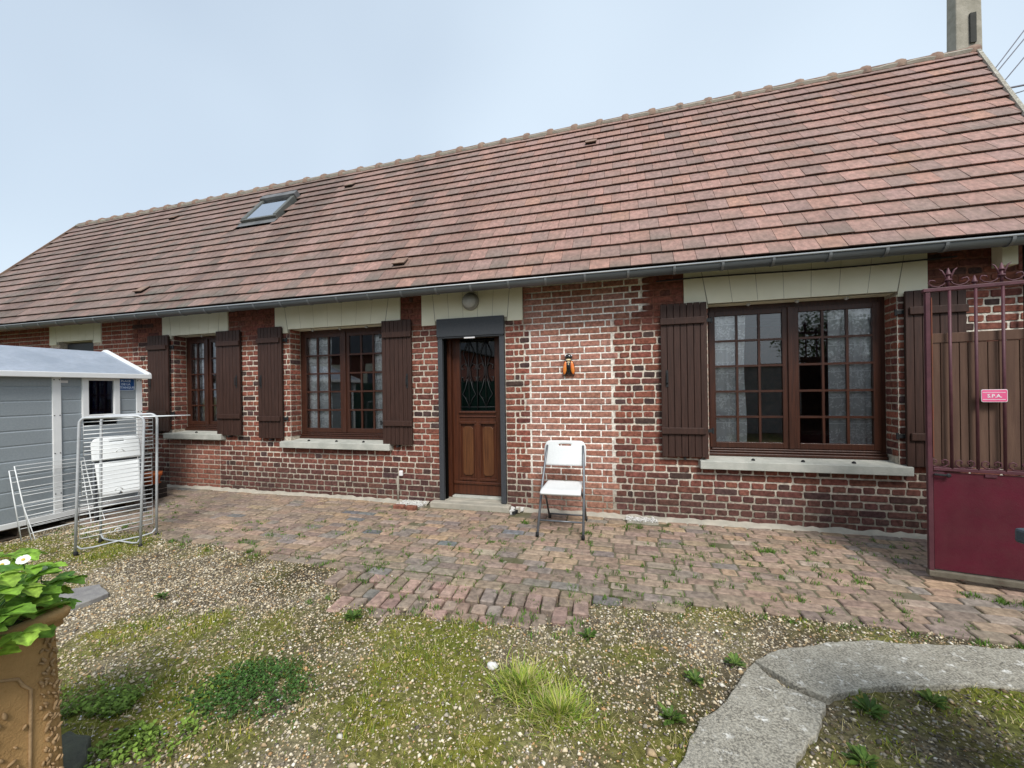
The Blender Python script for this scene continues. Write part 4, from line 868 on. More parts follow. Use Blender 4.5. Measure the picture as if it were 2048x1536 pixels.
# cicada ornament
t = thing('cicada_ornament', (-.66, 0, 1.58), 'glazed orange and black cicada ornament hung on the brick wall', 'ornament'); X0, Z0 = -.66, 1.585
def ell(name, m, cx, cy, cz, rx, ry, rz, rot=0, cut=None):
    b = MB(); Mm = Matrix.Translation((X0 + cx, cy, Z0 + cz)) @ Matrix.Rotation(rot, 4, 'Y') @ Matrix.Diagonal((rx, ry, rz, 1)); n = 8
    b.lathe([(max(.02, math.sin(math.pi * i / n)), -math.cos(math.pi * i / n)) for i in range(n + 1)], 14, M=Mm); return b.build(name, m, t, True)
ell('body', 'cicada_black', 0, -.03, .11, .036, .032, .11); ell('head', 'cicada_black', 0, -.034, .212, .044, .036, .035); ell('thorax_patch', 'cicada_cream', 0, -.052, .178, .03, .018, .013); ell('thorax_patch', 'cicada_cream', 0, -.05, .15, .021, .016, .009); ell('thorax_patch', 'cicada_cream', 0, -.05, .128, .01, .015, .014)
for s in (-1, 1):
    ell('wing', 'cicada_black', s * .04, -.027, .085, .031, .024, .088, s * -.12); ell('wing_glaze', 'cicada_orange', s * .042, -.039, .088, .024, .018, .079, s * -.14); ell('eye', 'sign_white', s * .036, -.052, .226, .009, .009, .008)

# folding chair ----------------------------------------------------
def chair_panel(w, h, top, slot=False, curve=.03):
    """grid with rounded upper corners; optional hand slot"""
    nx, nz = 20, 14; mb = MB(); idx = {}
    def pt(i, j):
        u = -1 + 2 * i / nx; x = u * w / 2; hh = h
        e = max(0, (abs(u) - (1 - top)) / top); hh = h - (1 - math.sqrt(max(0, 1 - e * e))) * top * w / 2
        z = hh * j / nz; return (x, curve * (u * u - .5), z)
    for i in range(nx + 1):
        for j in range(nz + 1): mb.v.append(pt(i, j)); mb.c.append(None)
    for i in range(nx):
        for j in range(nz):
            if slot and 7 <= i < 13 and j == 11: continue
            mb.f.append((i * (nz + 1) + j, (i + 1) * (nz + 1) + j, (i + 1) * (nz + 1) + j + 1, i * (nz + 1) + j + 1))
    return mb
def seat_panel():
    nx, ny = 18, 12; mb = MB()
    for i in range(nx + 1):
        for j in range(ny + 1):
            u = -1 + 2 * i / nx; v = j / ny; w = .2 - .018 * v; dip = -.012 * (1 - u * u) * math.sin(math.pi * v); fr = -.022 * max(0, 1 - v / .18) ** 2
            back = -.035 * max(0, 1 - abs(u) / .12) if v > .9 else 0
            mb.v.append((u * w, -.2 + .39 * v + back * (v - .9) * 10, dip + fr + .02 * v)); mb.c.append(None)
    for i in range(nx):
        for j in range(ny): mb.f.append((i * (ny + 1) + j, (i + 1) * (ny + 1) + j, (i + 1) * (ny + 1) + j + 1, i * (ny + 1) + j + 1))
    return mb
def tr(mb, M): mb.v = [tuple(M @ Vector(p)) for p in mb.v]; return mb
def folding_chair(loc, rz, label, folded):
    t = thing('folding_chair', loc, label, 'chair', 'white folding chairs', rz)
    B = lambda mb, n, m, **k: mb.build(n, m, t, True, world=False, **k)
    if not folded:
        fl = lambda s: [(s * .222, -.30, .0), (s * .215, -.05, .44), (s * .2, .115, .72), (s * .19, .165, .83)]; rl_ = lambda s: [(s * .2, .30, .0), (s * .2, .1, .27), (s * .19, -.14, .425)]
        bm_ = Matrix.Translation((0, .118, .62)) @ Matrix.Rotation(R(-13), 4, 'X'); sm = Matrix.Translation((0, -.05, .425)); cb = [(-.215, -.222, .135), (.215, -.222, .135)]; rb = [(-.2, .255, .06), (.2, .255, .06)]
    else:
        fl = lambda s: [(s * .222, -.0, .0), (s * .215, .0, .5), (s * .2, .0, .8), (s * .19, .0, .98)]; rl_ = lambda s: [(s * .2, .028, .04), (s * .2, .028, .3), (s * .19, .025, .6)]
        bm_ = Matrix.Translation((0, -.022, .72)); sm = Matrix.Translation((0, -.012, .49)) @ Matrix.Rotation(R(90), 4, 'X') @ Matrix.Rotation(R(180), 4, 'Z'); cb = [(-.215, .0, .2), (.215, .0, .2)]; rb = [(-.2, .028, .12), (.2, .028, .12)]
    for s in (-1, 1):
        B(MB().tube(fl(s), .0125, 8), 'leg', 'chair_steel'); B(MB().tube(rl_(s), .0115, 8), 'leg', 'chair_steel')
        for q in (fl(s)[0], rl_(s)[0]): B(MB().lathe([(.016, 0), (.017, .02), (.015, .04)], 8, (q[0], q[1], q[2] - .001)), 'foot_cap', 'rubber')
    B(MB().tube(cb, .009, 8), 'crossbar', 'chair_steel'); B(MB().tube(rb, .009, 8), 'crossbar', 'chair_steel')
    B(tr(chair_panel(.44, .265, .28, True), bm_), 'backrest', 'chair_white', solid=.022); B(tr(seat_panel(), sm), 'seat', 'chair_white', solid=.026)
    if not folded: B(MB().tube([(-.19, -.14, .405), (.19, -.14, .405)], .009, 8), 'seat_rail', 'chair_steel')
    else: 
        b = MB(); b.box(-.19, .19, .02, .035, .47, .9); B(b, 'backrest_frame', 'chair_steel')
    return t
folding_chair((-.665, -.52, -.002), R(1), 'white folding chair standing open against the brick wall', False)
c2 = folding_chair((-5.79, -1.33, -.035), R(76), 'white folding chair folded up and leaning on the grey shed', True)
c2.rotation_euler = (R(-13), 0, R(72))

# grey plastic shed ------------------------------------------------
SX, SY0, SY1, SZ0, SE = -6.15, -3.06, -.91, .1, 1.70
shed = thing('garden_shed', (-6.95, -1.98, GZ), 'grey plastic garden shed with white trim', 'shed'); SXB = SX - 1.5; RXs, RZs = SX - .75, 2.03
n_pl = 10; ph = (SE - SZ0 - .04) / n_pl
posts = [SY0, -1.79, SY1]
for a, b_ in ((SY0 + .03, -1.755), (-1.685, SY1 - .03)):
    for i in range(n_pl):
        z0 = SZ0 + .04 + i * ph
        segs = [(a, b_)]
        if b_ > -1.2 and z0 + ph > 1.19 and z0 < 1.66: segs = [(a, -1.485), (-1.145, b_)]
        for p, q in segs: MB().add([(SX - .03, p, z0), (SX - .006, p, z0), (SX - .002, p, z0 + .012), (SX, p, z0 + ph - .012), (SX - .007, p, z0 + ph - .001), (SX - .03, p, z0 + ph - .001)] + [(SX - .03, q, z0), (SX - .006, q, z0), (SX - .002, q, z0 + .012), (SX, q, z0 + ph - .012), (SX - .007, q, z0 + ph - .001), (SX - .03, q, z0 + ph - .001)], [(i_, (i_ + 1) % 6, 6 + (i_ + 1) % 6, 6 + i_) for i_ in range(6)] + [(5, 4, 3, 2, 1, 0), (6, 7, 8, 9, 10, 11)]).build('plank', 'plastic_grey', shed)
for y0_, y1_ in ((SY0, SY0 + .07), (-1.757, -1.683), (SY1 - .035, SY1 + .03)):
    po = MB().box(SX - .03, SX + .012, y0_, y1_, SZ0 + .02, SE).build('corner_post', 'white_plastic', shed, bevel=.004)
    for z in (.35, .8, 1.22, 1.62):
        for yy in ((y0_ + .014, y1_ - .014) if y1_ - y0_ > .06 else ((y0_ + y1_) / 2,)):
            MB().lathe([(.006, 0), (.006, .003), (.002, .004)], 6, M=Matrix.Translation((SX + .0125, yy, z)) @ Matrix.Rotation(R(90), 4, 'Y')).build('screw', 'rubber', po)
MB().box(SX - .03, SX + .016, SY0, SY1 + .03, SZ0 - .02, SZ0 + .035).build('bottom_trim', 'white_plastic', shed, bevel=.004)
b = MB(); b.box(SXB, SXB + .03, SY0, SY1, SZ0, SE); b.box(SXB + .03, SX - .031, SY0, SY0 + .03, SZ0, SE); b.box(SXB + .03, SX - .031, SY1 - .03, SY1, SZ0, SE)
for yy in (SY0, SY1 - .03): b.add([(SXB, yy, SE), (SX - .03, yy, SE), (RXs, yy, RZs - .04), (SXB, yy + .03, SE), (SX - .03, yy + .03, SE), (RXs, yy + .03, RZs - .04)], [(0, 1, 2), (5, 4, 3), (0, 3, 4, 1), (1, 4, 5, 2), (2, 5, 3, 0)])
b.build('end_wall', 'plastic_grey', shed); MB().box(SXB + .03, SX - .03, SY0 + .03, SY1 - .03, SZ0, SZ0 + .02).build('floor_panel', 'plastic_grey', shed)
for s in (-1, 1):
    xe = RXs + s * .82; ez = RZs - .82 * .42; vs = [(RXs, y, RZs) for y in (SY0 - .06, SY1 + .07)] + [(xe, y, ez) for y in (SY0 - .06, SY1 + .07)]; vs += [(x, y, z - .03) for x, y, z in vs]
    MB().add(vs, [(0, 1, 3, 2), (4, 6, 7, 5), (0, 2, 6, 4), (1, 5, 7, 3), (2, 3, 7, 6), (0, 4, 5, 1)]).build('roof_panel', 'roof_grey', shed)
    b = MB(); b.bar((xe + s * .005, SY0 - .08, ez - .012), (xe + s * .005, SY1 + .09, ez - .012), .05, .06); b.build('eave_trim', 'white_plastic', shed, bevel=.006)
    for y in (SY0 - .07, SY1 + .08): MB().bar((RXs, y, RZs + .002), (xe, y, ez + .002), .035, .06).build('verge_trim', 'white_plastic', shed, bevel=.005)
sw = sub('shed_window', shed); b = MB(); b.box(SX - .03, SX + .022, -1.5, -1.44, 1.165, 1.66); b.box(SX - .03, SX + .022, -1.19, -1.13, 1.165, 1.66); b.box(SX - .03, SX + .022, -1.44, -1.19, 1.165, 1.21); b.box(SX - .03, SX + .022, -1.44, -1.19, 1.615, 1.66); b.build('frame', 'white_plastic', sw, bevel=.005)
MB().box(SX - .012, SX - .008, -1.44, -1.19, 1.21, 1.615).build('pane', 'shed_glass', sw); MB().box(SX - .024, SX - .02, -1.43, -1.2, 1.215, 1.61).build('navy_backing', 'navy', sw)  # navy sheet added behind the pane to make the window dark
MB().box(SX + .001, SX + .004, -1.682, -1.62, 1.585, 1.612).build('maker_plate', 'sign_white', shed)
b = MB(); pal_ = thing('pallet', (-6.9, -2.0, GZ), 'weathered wooden pallet carrying the grey shed', 'pallet')
for y in (-2.98, -2.5, -1.98, -1.5, -1.02): MB().box(SXB + .04, SX - .015, y - .05, y + .05, GZ + .015, GZ + .1).build('bearer', 'pallet_wood', pal_, bevel=.004)
for z in ((GZ, GZ + .014), (GZ + .101, GZ + .118)): MB().box(SX - .14, SX - .008, -3.04, -.95, *z).build('deck_board', 'pallet_wood', pal_, bevel=.003); MB().box(SXB + .04, SXB + .17, -3.04, -.95, *z).build('deck_board', 'pallet_wood', pal_, bevel=.003)
# enamel sign on the shed
sg = thing('enamel_sign', (SX + .004, -1.06, 1.5), 'small blue plate lettered PLACE DE LA PETANQUE on the shed', 'sign')
def rrect(y0, y1, z0, z1, r, n=4):
    o = []
    for cx, cz, a0 in ((y1 - r, z0 + r, -90), (y1 - r, z1 - r, 0), (y0 + r, z1 - r, 90), (y0 + r, z0 + r, 180)): o += [(cx + r * math.cos(R(a0 + 90 * k / n)), cz + r * math.sin(R(a0 + 90 * k / n))) for k in range(n + 1)]
    return o
xfn = lambda a, b, d: (SX + d, a, b)
MB().prism(rrect(-1.175, -.965, 1.495, 1.645, .02)[::-1], xfn, .001, .01).build('plate', 'sign_text', sg); MB().prism(rrect(-1.169, -.971, 1.501, 1.639, .016)[::-1], xfn, .0102, .0112).build('field', 'sign_blue', sg)
def onx(x, y, z): return Matrix.Translation((x, y, z)) @ Matrix(((0, 0, 1, 0), (1, 0, 0, 0), (0, 1, 0, 0), (0, 0, 0, 1)))
for s_, z in (('PLACE', 1.612), ('DE LA', 1.571), ('PÉTANQUE', 1.53)): text(s_, .036, 'sign_text', sg, onx(SX + .012, -1.062, z), bold=.0012)

# clothes airers ----------------------------------------------------
FL, FR, BL, BR = Vector((-4.91, -2.22, -.035)), Vector((-4.52, -1.94, -.035)), Vector((-5.07, -1.94, -.035)), Vector((-4.70, -1.68, -.03))
ra = thing('clothes_airer', (-4.8, -1.95, GZ), 'upright clothes airer of grey tubes with three white wire shelves', 'clothes airer'); H_ = 1.27
def arch(a, b, h, lean):
    a2 = a + (b - a) * .12 * 0 + lean; b2 = b + lean; d = (b2 - a2).normalized(); z = Vector((0, 0, 1)); r = .06; pts = [a + z * .04, a.lerp(a2, .5) + z * h * .5, a2 + z * (h - r)]
    for k in range(1, 5): an = R(90 * k / 5); pts.append(a2 + z * (h - r + r * math.sin(an)) + d * (r - r * math.cos(an)))
    for k in range(5): an = R(90 * k / 5); pts.append(b2 + z * (h - r + r * math.cos(an)) - d * (r - r * math.sin(an)))
    pts += [b2 + z * (h - r), b.lerp(b2, .5) + z * h * .5, b + z * .04]; return pts
MB().tube(arch(FL, FR, H_, Vector((.04, .02, 0))), .0115, 8).build('tube_frame', 'rack_steel', ra, True); MB().tube(arch(BL, BR, H_, Vector((.03, .0, 0))), .0115, 8).build('tube_frame', 'rack_steel', ra, True)
for a, b_ in ((FL, BR), (BL, FR)):
    z = Vector((0, 0, 1)); MB().tube([a + z * .1, a + (b_ - a) * .06 + z * .055, a + (b_ - a) * .2 + z * .045, a.lerp(b_, .5) + z * .05, a + (b_ - a) * .8 + z * .045, a + (b_ - a) * .94 + z * .055, b_ + z * .1], .008, 6).build('foot_bar', 'rack_steel', ra, True)
for q in (FL, FR, BL, BR):
    MB().lathe([(.012, .0), (.02, .006), (.02, .03), (.012, .045)], 10, tuple(q)).build('castor', 'rubber', ra, True)
def grid(par, A, Bv, z0, z1, n, nm='wire_shelf', off=Vector((0, 0, 0))):
    s = sub(nm, par); A = A + off; Bv = Bv + off; U = Vector((0, 0, 1)); MB().tube([A + U * z0, Bv + U * z0, Bv + U * z1, A + U * z1], .0048, 6, True).build('rim', 'wire_white', s, True)
    for i in range(1, n): z = z0 + (z1 - z0) * i / n; MB().tube([A + U * z, Bv + U * z], .0048, 5).build('rod', 'wire_white', s, True)
    M_ = (A + Bv) / 2; d = (Bv - A).normalized(); MB().tube([M_ - d * .03 + U * z0, M_ - d * .012 + U * (z0 + .025), M_ + d * .012 + U * (z0 + .025), M_ + d * .03 + U * z0], .005, 6).build('latch_loop', 'wire_white', s, True)
A1, B1 = FL.lerp(BR, .05), FL.lerp(BR, .95)
grid(ra, A1 + Vector((.035, .02, 0)), B1 + Vector((.02, 0, 0)), .92, 1.225, 8); grid(ra, A1 + Vector((.02, .01, 0)), B1, .545, .865, 8); grid(ra, A1, B1, .15, .5, 8)
s = sub('wire_shelf', ra); zt_ = 1.222; c0, c1, c2_, c3 = (-4.86, -2.17), (-4.55, -1.98), (-4.30, -1.62), (-4.64, -1.78)
MB().tube([(*c0, zt_), (*c1, zt_), (*c2_, zt_), (*c3, zt_)], .0048, 6, True).build('rim', 'wire_white', s, True)
for i in range(1, 10): f = i / 10; MB().tube([(c0[0] + (c3[0] - c0[0]) * f, c0[1] + (c3[1] - c0[1]) * f, zt_), (c1[0] + (c2_[0] - c1[0]) * f, c1[1] + (c2_[1] - c1[1]) * f, zt_)], .0048, 5).build('rod', 'wire_white', s, True)
rb_ = thing('wire_airer', (-5.95, -1.8, GZ), 'white wire airer leaning folded against the grey shed', 'clothes airer')
def lean(par, y0, y1, xb, xt, zb, zt, n, name):
    s = sub(name, par); P = lambda y, f: Vector((xb + (xt - xb) * f, y, zb + (zt - zb) * f))
    MB().tube([P(y0, 0), P(y1, 0), P(y1 - .02, 1), P(y0 - .02, 1)], .0065, 6, True).build('rim', 'wire_white', s, True)
    for i in range(1, n): f = i / n; MB().tube([P(y0 - .02 * f, f), P(y1 - .02 * f, f)], .003, 5).build('rod', 'wire_white', s, True)
lean(rb_, -2.06, -1.50, -5.88, -6.09, -.04, .72, 10, 'wing_frame'); lean(rb_, -2.10, -1.53, -5.955, -6.085, -.03, .68, 6, 'wing_frame'); lean(rb_, -2.05, -1.46, -5.84, -5.965, -.035, .30, 4, 'wing_frame')
# orange pot
cr8 = thing('wooden_crate', (-6.4, -.6, -.02), 'small dark wooden crate under the orange pot', 'crate')
for z_ in (.0, .065, .13): MB().box(-6.52, -6.28, -.73, -.715, z_, z_ + .055).build('slat', 'timber_dark', cr8); MB().box(-6.295, -6.28, -.714, -.5, z_, z_ + .055).build('slat', 'timber_dark', cr8)
MB().box(-6.52, -6.28, -.712, -.5, .186, .2).build('top_board', 'timber_dark', cr8)
for x_ in (-6.515, -6.315): MB().box(x_, x_ + .018, -.713, -.695, -.02, .185).build('corner_post', 'timber_dark', cr8)
tp = thing('flower_pot', (-6.4, -.61, .2), 'orange terracotta pot on a dark crate between shed and house', 'pot'); MB().lathe([(.075, 0), (.095, .1), (.11, .1), (.115, .15), (.1, .15), (.09, .12), (.02, .11)], 20, (-6.4, -.61, .207)).build('pot_body', 'terracotta_orange', tp, True); MB().lathe([(.09, 0), (.1, .006), (.08, .006)], 16, (-6.4, -.61, .2005)).build('saucer', 'terracotta_orange', tp, True)

# iron gate ---------------------------------------------------------
GA = R(-11); G0 = Vector((2.101, -1.018, .0)); gate = thing('iron_gate', G0, 'open dark red wrought iron gate leaf backed with brown boards', 'gate', None, GA); GL = 1.55
B = lambda mb, n, m, par=gate, **k: mb.build(n, m, par, world=False, **k)
B(MB().box(0, .028, -.018, .018, .035, 2.1), 'hinge_stile', 'gate_bar', bevel=.003); B(MB().box(.0285, .034, -.022, .012, .9, 2.06), 'stile_flange', 'gate_rust'); B(MB().box(GL - .03, GL, -.018, .018, .035, 2.1), 'closing_stile', 'gate_bar', bevel=.003)
B(MB().box(-.012, GL + .01, -.022, .022, 2.102, 2.128), 'top_rail', 'gate_bar', bevel=.003); B(MB().box(.029, GL - .031, -.02, .02, .802, .826), 'middle_rail', 'gate_bar', bevel=.003); B(MB().box(-.004, GL, -.03, .03, .03, .072), 'bottom_rail', 'gate_base', bevel=.004)
B(MB().box(.034, GL - .034, -.004, .004, .082, .79), 'lower_panel', 'gate_red')
for z in (.772,): 
    for x_ in (.03, .3, .62, .95, 1.25): B(MB().box(x_, x_ + .06, -.012, -.0045, z, z + .022), 'panel_clip', 'gate_bar')
b = MB(); b.tube([(.03, -.028, .775), (.1, -.028, .772)], .008, 6); b.lathe([(.012, 0), (.016, .01), (.008, .02)], 10, M=Matrix.Translation((.105, -.02, .772)) @ Matrix.Rotation(R(90), 4, 'X')); B(b, 'bolt_latch', 'iron')
barx = [.13 + .1345 * i for i in range(11)]
def scroll(cx, z, s, r=.034):
    return [(cx + s * (r * 1.05 - (r * (1 - k / 16)) * math.cos(k * .42) * .98) - s * .0, 0, z + r * (1 - k / 16) * math.sin(k * .42) * .95) for k in range(13)]
for i, x_ in enumerate(barx):
    if x_ > GL - .06: break
    B(MB().tube([(x_, -.012, .82), (x_, -.012, 2.1)], .0095, 8), 'bar', 'gate_bar', smooth=True)
    tall = i % 2 == 0; top = 2.27 if tall else 2.20
    f = sub('finial', gate); f.matrix_parent_inverse = Matrix.Identity(4)
    def Bf(mb, n, sm=True): o = mb.build(n, 'gate_bar', f, sm, world=False); return o
    b = MB(); b.tube([(x_, 0, 2.128), (x_, 0, top - .055)], .0095, 8); b.lathe([(.0095, 0), (.017, .004), (.017, .01), (.014, .014), (.004, .05), (.001, .055)], 10, (x_, 0, top - .058)); Bf(b, 'spear')
    if tall:
        Bf(MB().lathe([(.011, 0), (.02, .004), (.02, .014), (.011, .018)], 10, (x_, 0, 2.17)), 'collar')
        for s in (-1, 1):
            Bf(MB().tube([(x_ + s * .01, 0, 2.18), (x_ + s * .018, 0, 2.215), (x_ + s * .034, 0, 2.25), (x_ + s * .048, 0, 2.262)], [.006, .006, .005, .002], 6), 'leaf_tip')
            Bf(MB().tube([(x_ + s * .012, 0, 2.17), (x_ + s * .025, 0, 2.15), (x_ + s * .055, 0, 2.134), (x_ + s * .09, 0, 2.145), (x_ + s * .108, 0, 2.168), (x_ + s * .098, 0, 2.188), (x_ + s * .075, 0, 2.184), (x_ + s * .07, 0, 2.172)], .0045, 6), 'scroll')
    c = x_ - .067
    for s in (-1, 1): B(MB().tube([(c, -.012, .828), (c + s * .03, -.012, .833), (c + s * .05, -.012, .852), (c + s * .048, -.012, .874), (c + s * .03, -.012, .884), (c + s * .014, -.012, .874), (c + s * .016, -.012, .86), (c + s * .026, -.012, .86)], .0045, 6), 'scroll', 'gate_bar', smooth=True)
xw = .04; k = 0; ws = [.05, .1, .045, .1, .055, .1, .04, .11, .05, .1, .05, .1, .05, .1, .05, .1, .06, .1]
while xw < GL - .06:
    w_ = min(.105 if k % 2 else .05, GL - .045 - xw); w_ = ws[k % len(ws)] if xw + ws[k % len(ws)] < GL - .05 else GL - .045 - xw
    B(MB().box(xw + .0022, xw + w_ - .0022, .022, .04, .83, 1.728 + rnd.uniform(-.002, .002)), 'board', 'gate_board', bevel=.002); xw += w_; k += 1
B(MB().box(.036, GL - .04, .016, .042, 1.73, 1.80), 'cap_rail', 'gate_board', bevel=.004); B(MB().box(.04, GL - .045, .0405, .046, .84, 1.72), 'backing_sheet', 'timber_dark')
Gm = Matrix.Translation(G0) @ Matrix.Rotation(GA, 4, 'Z')
sg = thing('gate_sign', Gm @ Vector((.345, -.03, 1.3)), 'small pink plate lettered S.P.A. fixed on the gate', 'sign')
pf = lambda a, b, d: tuple(Gm @ Vector((a, d, b)))
MB().prism(rrect(.279, .408, 1.3, 1.388, .01), pf, -.0285, -.024).build('plate', 'sign_white', sg); MB().prism(rrect(.2815, .4055, 1.3035, 1.3845, .008), pf, -.0295, -.0287).build('field', 'sign_pink', sg)
for z in (1.367, 1.318): MB().prism([(.285, z - .0015), (.398, z - .0015), (.398, z + .0015), (.285, z + .0015)], pf, -.0302, -.0297).build('rule_line', 'sign_white', sg)
text('S.P.A.', .032, 'sign_white', sg, Gm @ Matrix.Translation((.344, -.0302, 1.342)) @ Matrix.Rotation(R(90), 4, 'X'), bold=.0008)
# wheelie bin at the edge of the frame
wb = thing('wheelie_bin', (1.53, -3.385, GZ), 'dark blue grey plastic bin lid jutting in front of the gate', 'bin', None, R(14)); B = lambda mb, n, m, **k: mb.build(n, m, wb, world=False, **k)
B(MB().add([(-.2, -.22, .12), (.2, -.22, .12), (.2, .22, .12), (-.2, .22, .12), (-.255, -.27, .98), (.27, -.27, .98), (.27, .3, .98), (-.255, .3, .98)], [(3, 2, 1, 0), (4, 5, 6, 7), (0, 1, 5, 4), (1, 2, 6, 5), (2, 3, 7, 6), (3, 0, 4, 7)]), 'bin_body', 'bin_plastic', bevel=.02)
B(MB().add([(-.33, -.32, .985), (.31, -.32, .985), (.31, .34, .985), (-.33, .34, .985), (-.33, -.32, 1.015), (.31, -.32, 1.015), (.31, .34, 1.03), (-.33, .34, 1.03)], [(3, 2, 1, 0), (4, 5, 6, 7), (0, 1, 5, 4), (1, 2, 6, 5), (2, 3, 7, 6), (3, 0, 4, 7)]), 'lid_rim', 'bin_plastic', bevel=.008)
B(MB().add([(-.315, -.3, 1.02), (.29, -.3, 1.02), (.29, .32, 1.035), (-.315, .32, 1.035), (-.28, -.26, 1.06), (.26, -.26, 1.06), (.26, .28, 1.075), (-.28, .28, 1.075)], [(3, 2, 1, 0), (4, 5, 6, 7), (0, 1, 5, 4), (1, 2, 6, 5), (2, 3, 7, 6), (3, 0, 4, 7)]), 'lid', 'bin_plastic', bevel=.01)
for s in (-1, 1): B(MB().lathe([(.03, -.03), (.1, -.028), (.1, .028), (.03, .03)], 16, M=Matrix.Translation((.2, s * .2, .1)) @ Matrix.Rotation(R(90), 4, 'X')), 'wheel', 'rubber')

# planter with strawberry plant --------------------------------------
PX1, PY1, PW, PH = -1.945, -3.775, .46, .68; pl = thing('planter', (PX1 - PW / 2, PY1 - PW / 2, GZ), 'tall square brown stoneware planter with vine reliefs', 'planter')
pc_ = Vector((PX1 - PW / 2, PY1 - PW / 2, 0))
def sq(h, z, r=.04): 
    o = []
    for cx, cy, a0 in ((h - r, -h + r, -90), (h - r, h - r, 0), (-h + r, h - r, 90), (-h + r, -h + r, 180)): o += [(pc_.x + cx + r * math.cos(R(a0 + 90 * k / 4)), pc_.y + cy + r * math.sin(R(a0 + 90 * k / 4)), z) for k in range(5)]
    return o
def loft(prof, m, name, sm=False):
    mb = MB(); n = 20; vs = []
    for h, z in prof: vs += sq(h, z)
    mb.add(vs, [(i * n + k, i * n + (k + 1) % n, (i + 1) * n + (k + 1) % n, (i + 1) * n + k) for i in range(len(prof) - 1) for k in range(n)]); return mb.build(name, m, pl, sm)
hw = PW / 2; loft([(hw - .0, GZ), (hw - .005, GZ + .03), (hw - .018, PH - .05)], 'stoneware', 'planter_body'); loft([(hw - .018, PH - .062), (hw - .002, PH - .054), (hw - .006, PH - .04), (hw + .008, PH - .028), (hw + .012, PH - .008), (hw + .006, PH), (hw - .03, PH), (hw - .035, PH - .12)], 'stoneware', 'planter_rim', True)
MB().add(sq(hw - .034, PH - .06), [tuple(range(20))]).build('potting_soil', 'edging', pl)
def face(a, z, d): # on the +x face: a along y from centre, d outwards
    k = (z - GZ) / (PH - .05 - GZ); return (pc_.x + (hw - .004) - .014 * k + d, pc_.y + a, z)
b = MB(); path = [(.12, .02), (.125, .25), (.13, .45), (.112, .475), (.1, .505), (.06, .525), (0, .53), (-.06, .525), (-.1, .505), (-.112, .475), (-.13, .45), (-.125, .25), (-.12, .02)]; b.tube([face(a, z, .002) for a, z in path], .005, 6); b.build('panel_bead', 'relief', pl, True)
b = MB()
def lump(a, z, s, an):
    p = Vector(face(a, z, .004)); Mm = Matrix.Translation(p) @ Matrix.Rotation(an, 4, 'X') @ Matrix.Diagonal((.006, s * .45, s, 1)); b.lathe([(max(.05, math.sin(math.pi * i / 5)), -math.cos(math.pi * i / 5)) for i in range(6)], 7, M=Mm)
for i in range(110):
    z = -.0 + .6 * i / 110; lump(.178 + .016 * math.sin(i * .9) + rnd.uniform(-.012, .012), z, rnd.uniform(.006, .012), rnd.uniform(-1, 1))
for i in range(110): lump(rnd.gauss(-.0, .045), rnd.uniform(.03, .42), rnd.uniform(.007, .015), rnd.uniform(-1.3, 1.3))
tag(b.build('vine_relief', 'relief', pl, True), None, None, None, 'stuff')
sp_ = thing('strawberry_plant', (pc_.x, pc_.y, PH - .06), 'leafy strawberry plant with white flowers in the brown planter', 'plant')
def leaflet(mb, base, dirv, nrm, L, col):
    d = dirv.normalized(); s = d.cross(nrm).normalized(); u = s.cross(d).normalized(); n = 9; vs = []; cs = []
    for i in range(n + 1):
        f = i / n; w = L * .44 * (math.sin(math.pi * min(1, f * .96 + .03)) ** .62) * (1 - .15 * f); zz = 1 + (.16 if i % 2 else -.02); droop = -L * .22 * f * f; mid = base + d * L * f + u * droop
        vs += [mid - s * w * zz + u * (w * .35) + d * (.035 * L * (i % 2)), mid - s * w * .5 + u * w * .22, mid, mid + s * w * .5 + u * w * .22, mid + s * w * zz + u * (w * .35) + d * (.035 * L * (i % 2))]
        c = np.array(col); vn = 1 + .22 * (i % 2); cs += [tuple(c * 1.1), tuple(c * .85 * vn), tuple(c * 1.55), tuple(c * .85 * vn), tuple(c * 1.1)]
    mb.add(vs, [(i * 5 + k, i * 5 + k + 1, (i + 1) * 5 + k + 1, (i + 1) * 5 + k) for i in range(n) for k in range(4)], cs)
for i in range(84):
    a = rnd.uniform(0, 6.28) if i < 58 else rnd.uniform(-.5, 1.7); r_ = .2 * math.sqrt(rnd.random()) if i < 58 else rnd.uniform(.13, .26); root = Vector((pc_.x + r_ * .6 * math.cos(a), pc_.y + r_ * .6 * math.sin(a), PH - .06)); reach = rnd.uniform(.05, .17) + (.04 if r_ > .14 else 0); ht = rnd.uniform(.07, .29) - r_ * .3
    tipp = root + Vector((math.cos(a) * reach, math.sin(a) * reach, ht)); mb = MB(); colr = rnd.choice([(.14, .27, .035), (.2, .36, .045), (.075, .17, .03), (.27, .42, .06)])
    mb.tube([root, root.lerp(tipp, .55) + Vector((0, 0, .02)), tipp], .0022, 5, col=(.2, .3, .08)); yaw = a + rnd.uniform(-.6, .6); up_ = rnd.uniform(-.25, .6); L = rnd.uniform(.055, .098)
    for da, k in ((0, 1), (1.25, .88), (-1.25, .88)):
        dv = Vector((math.cos(yaw + da), math.sin(yaw + da), up_ * (1 if da == 0 else .4))); leaflet(mb, tipp, dv, Vector((rnd.uniform(-.2, .2), rnd.uniform(-.2, .2), 1)), L * k, jit(colr, .1))
    mb.build('leaf', 'leaf', sp_, True)
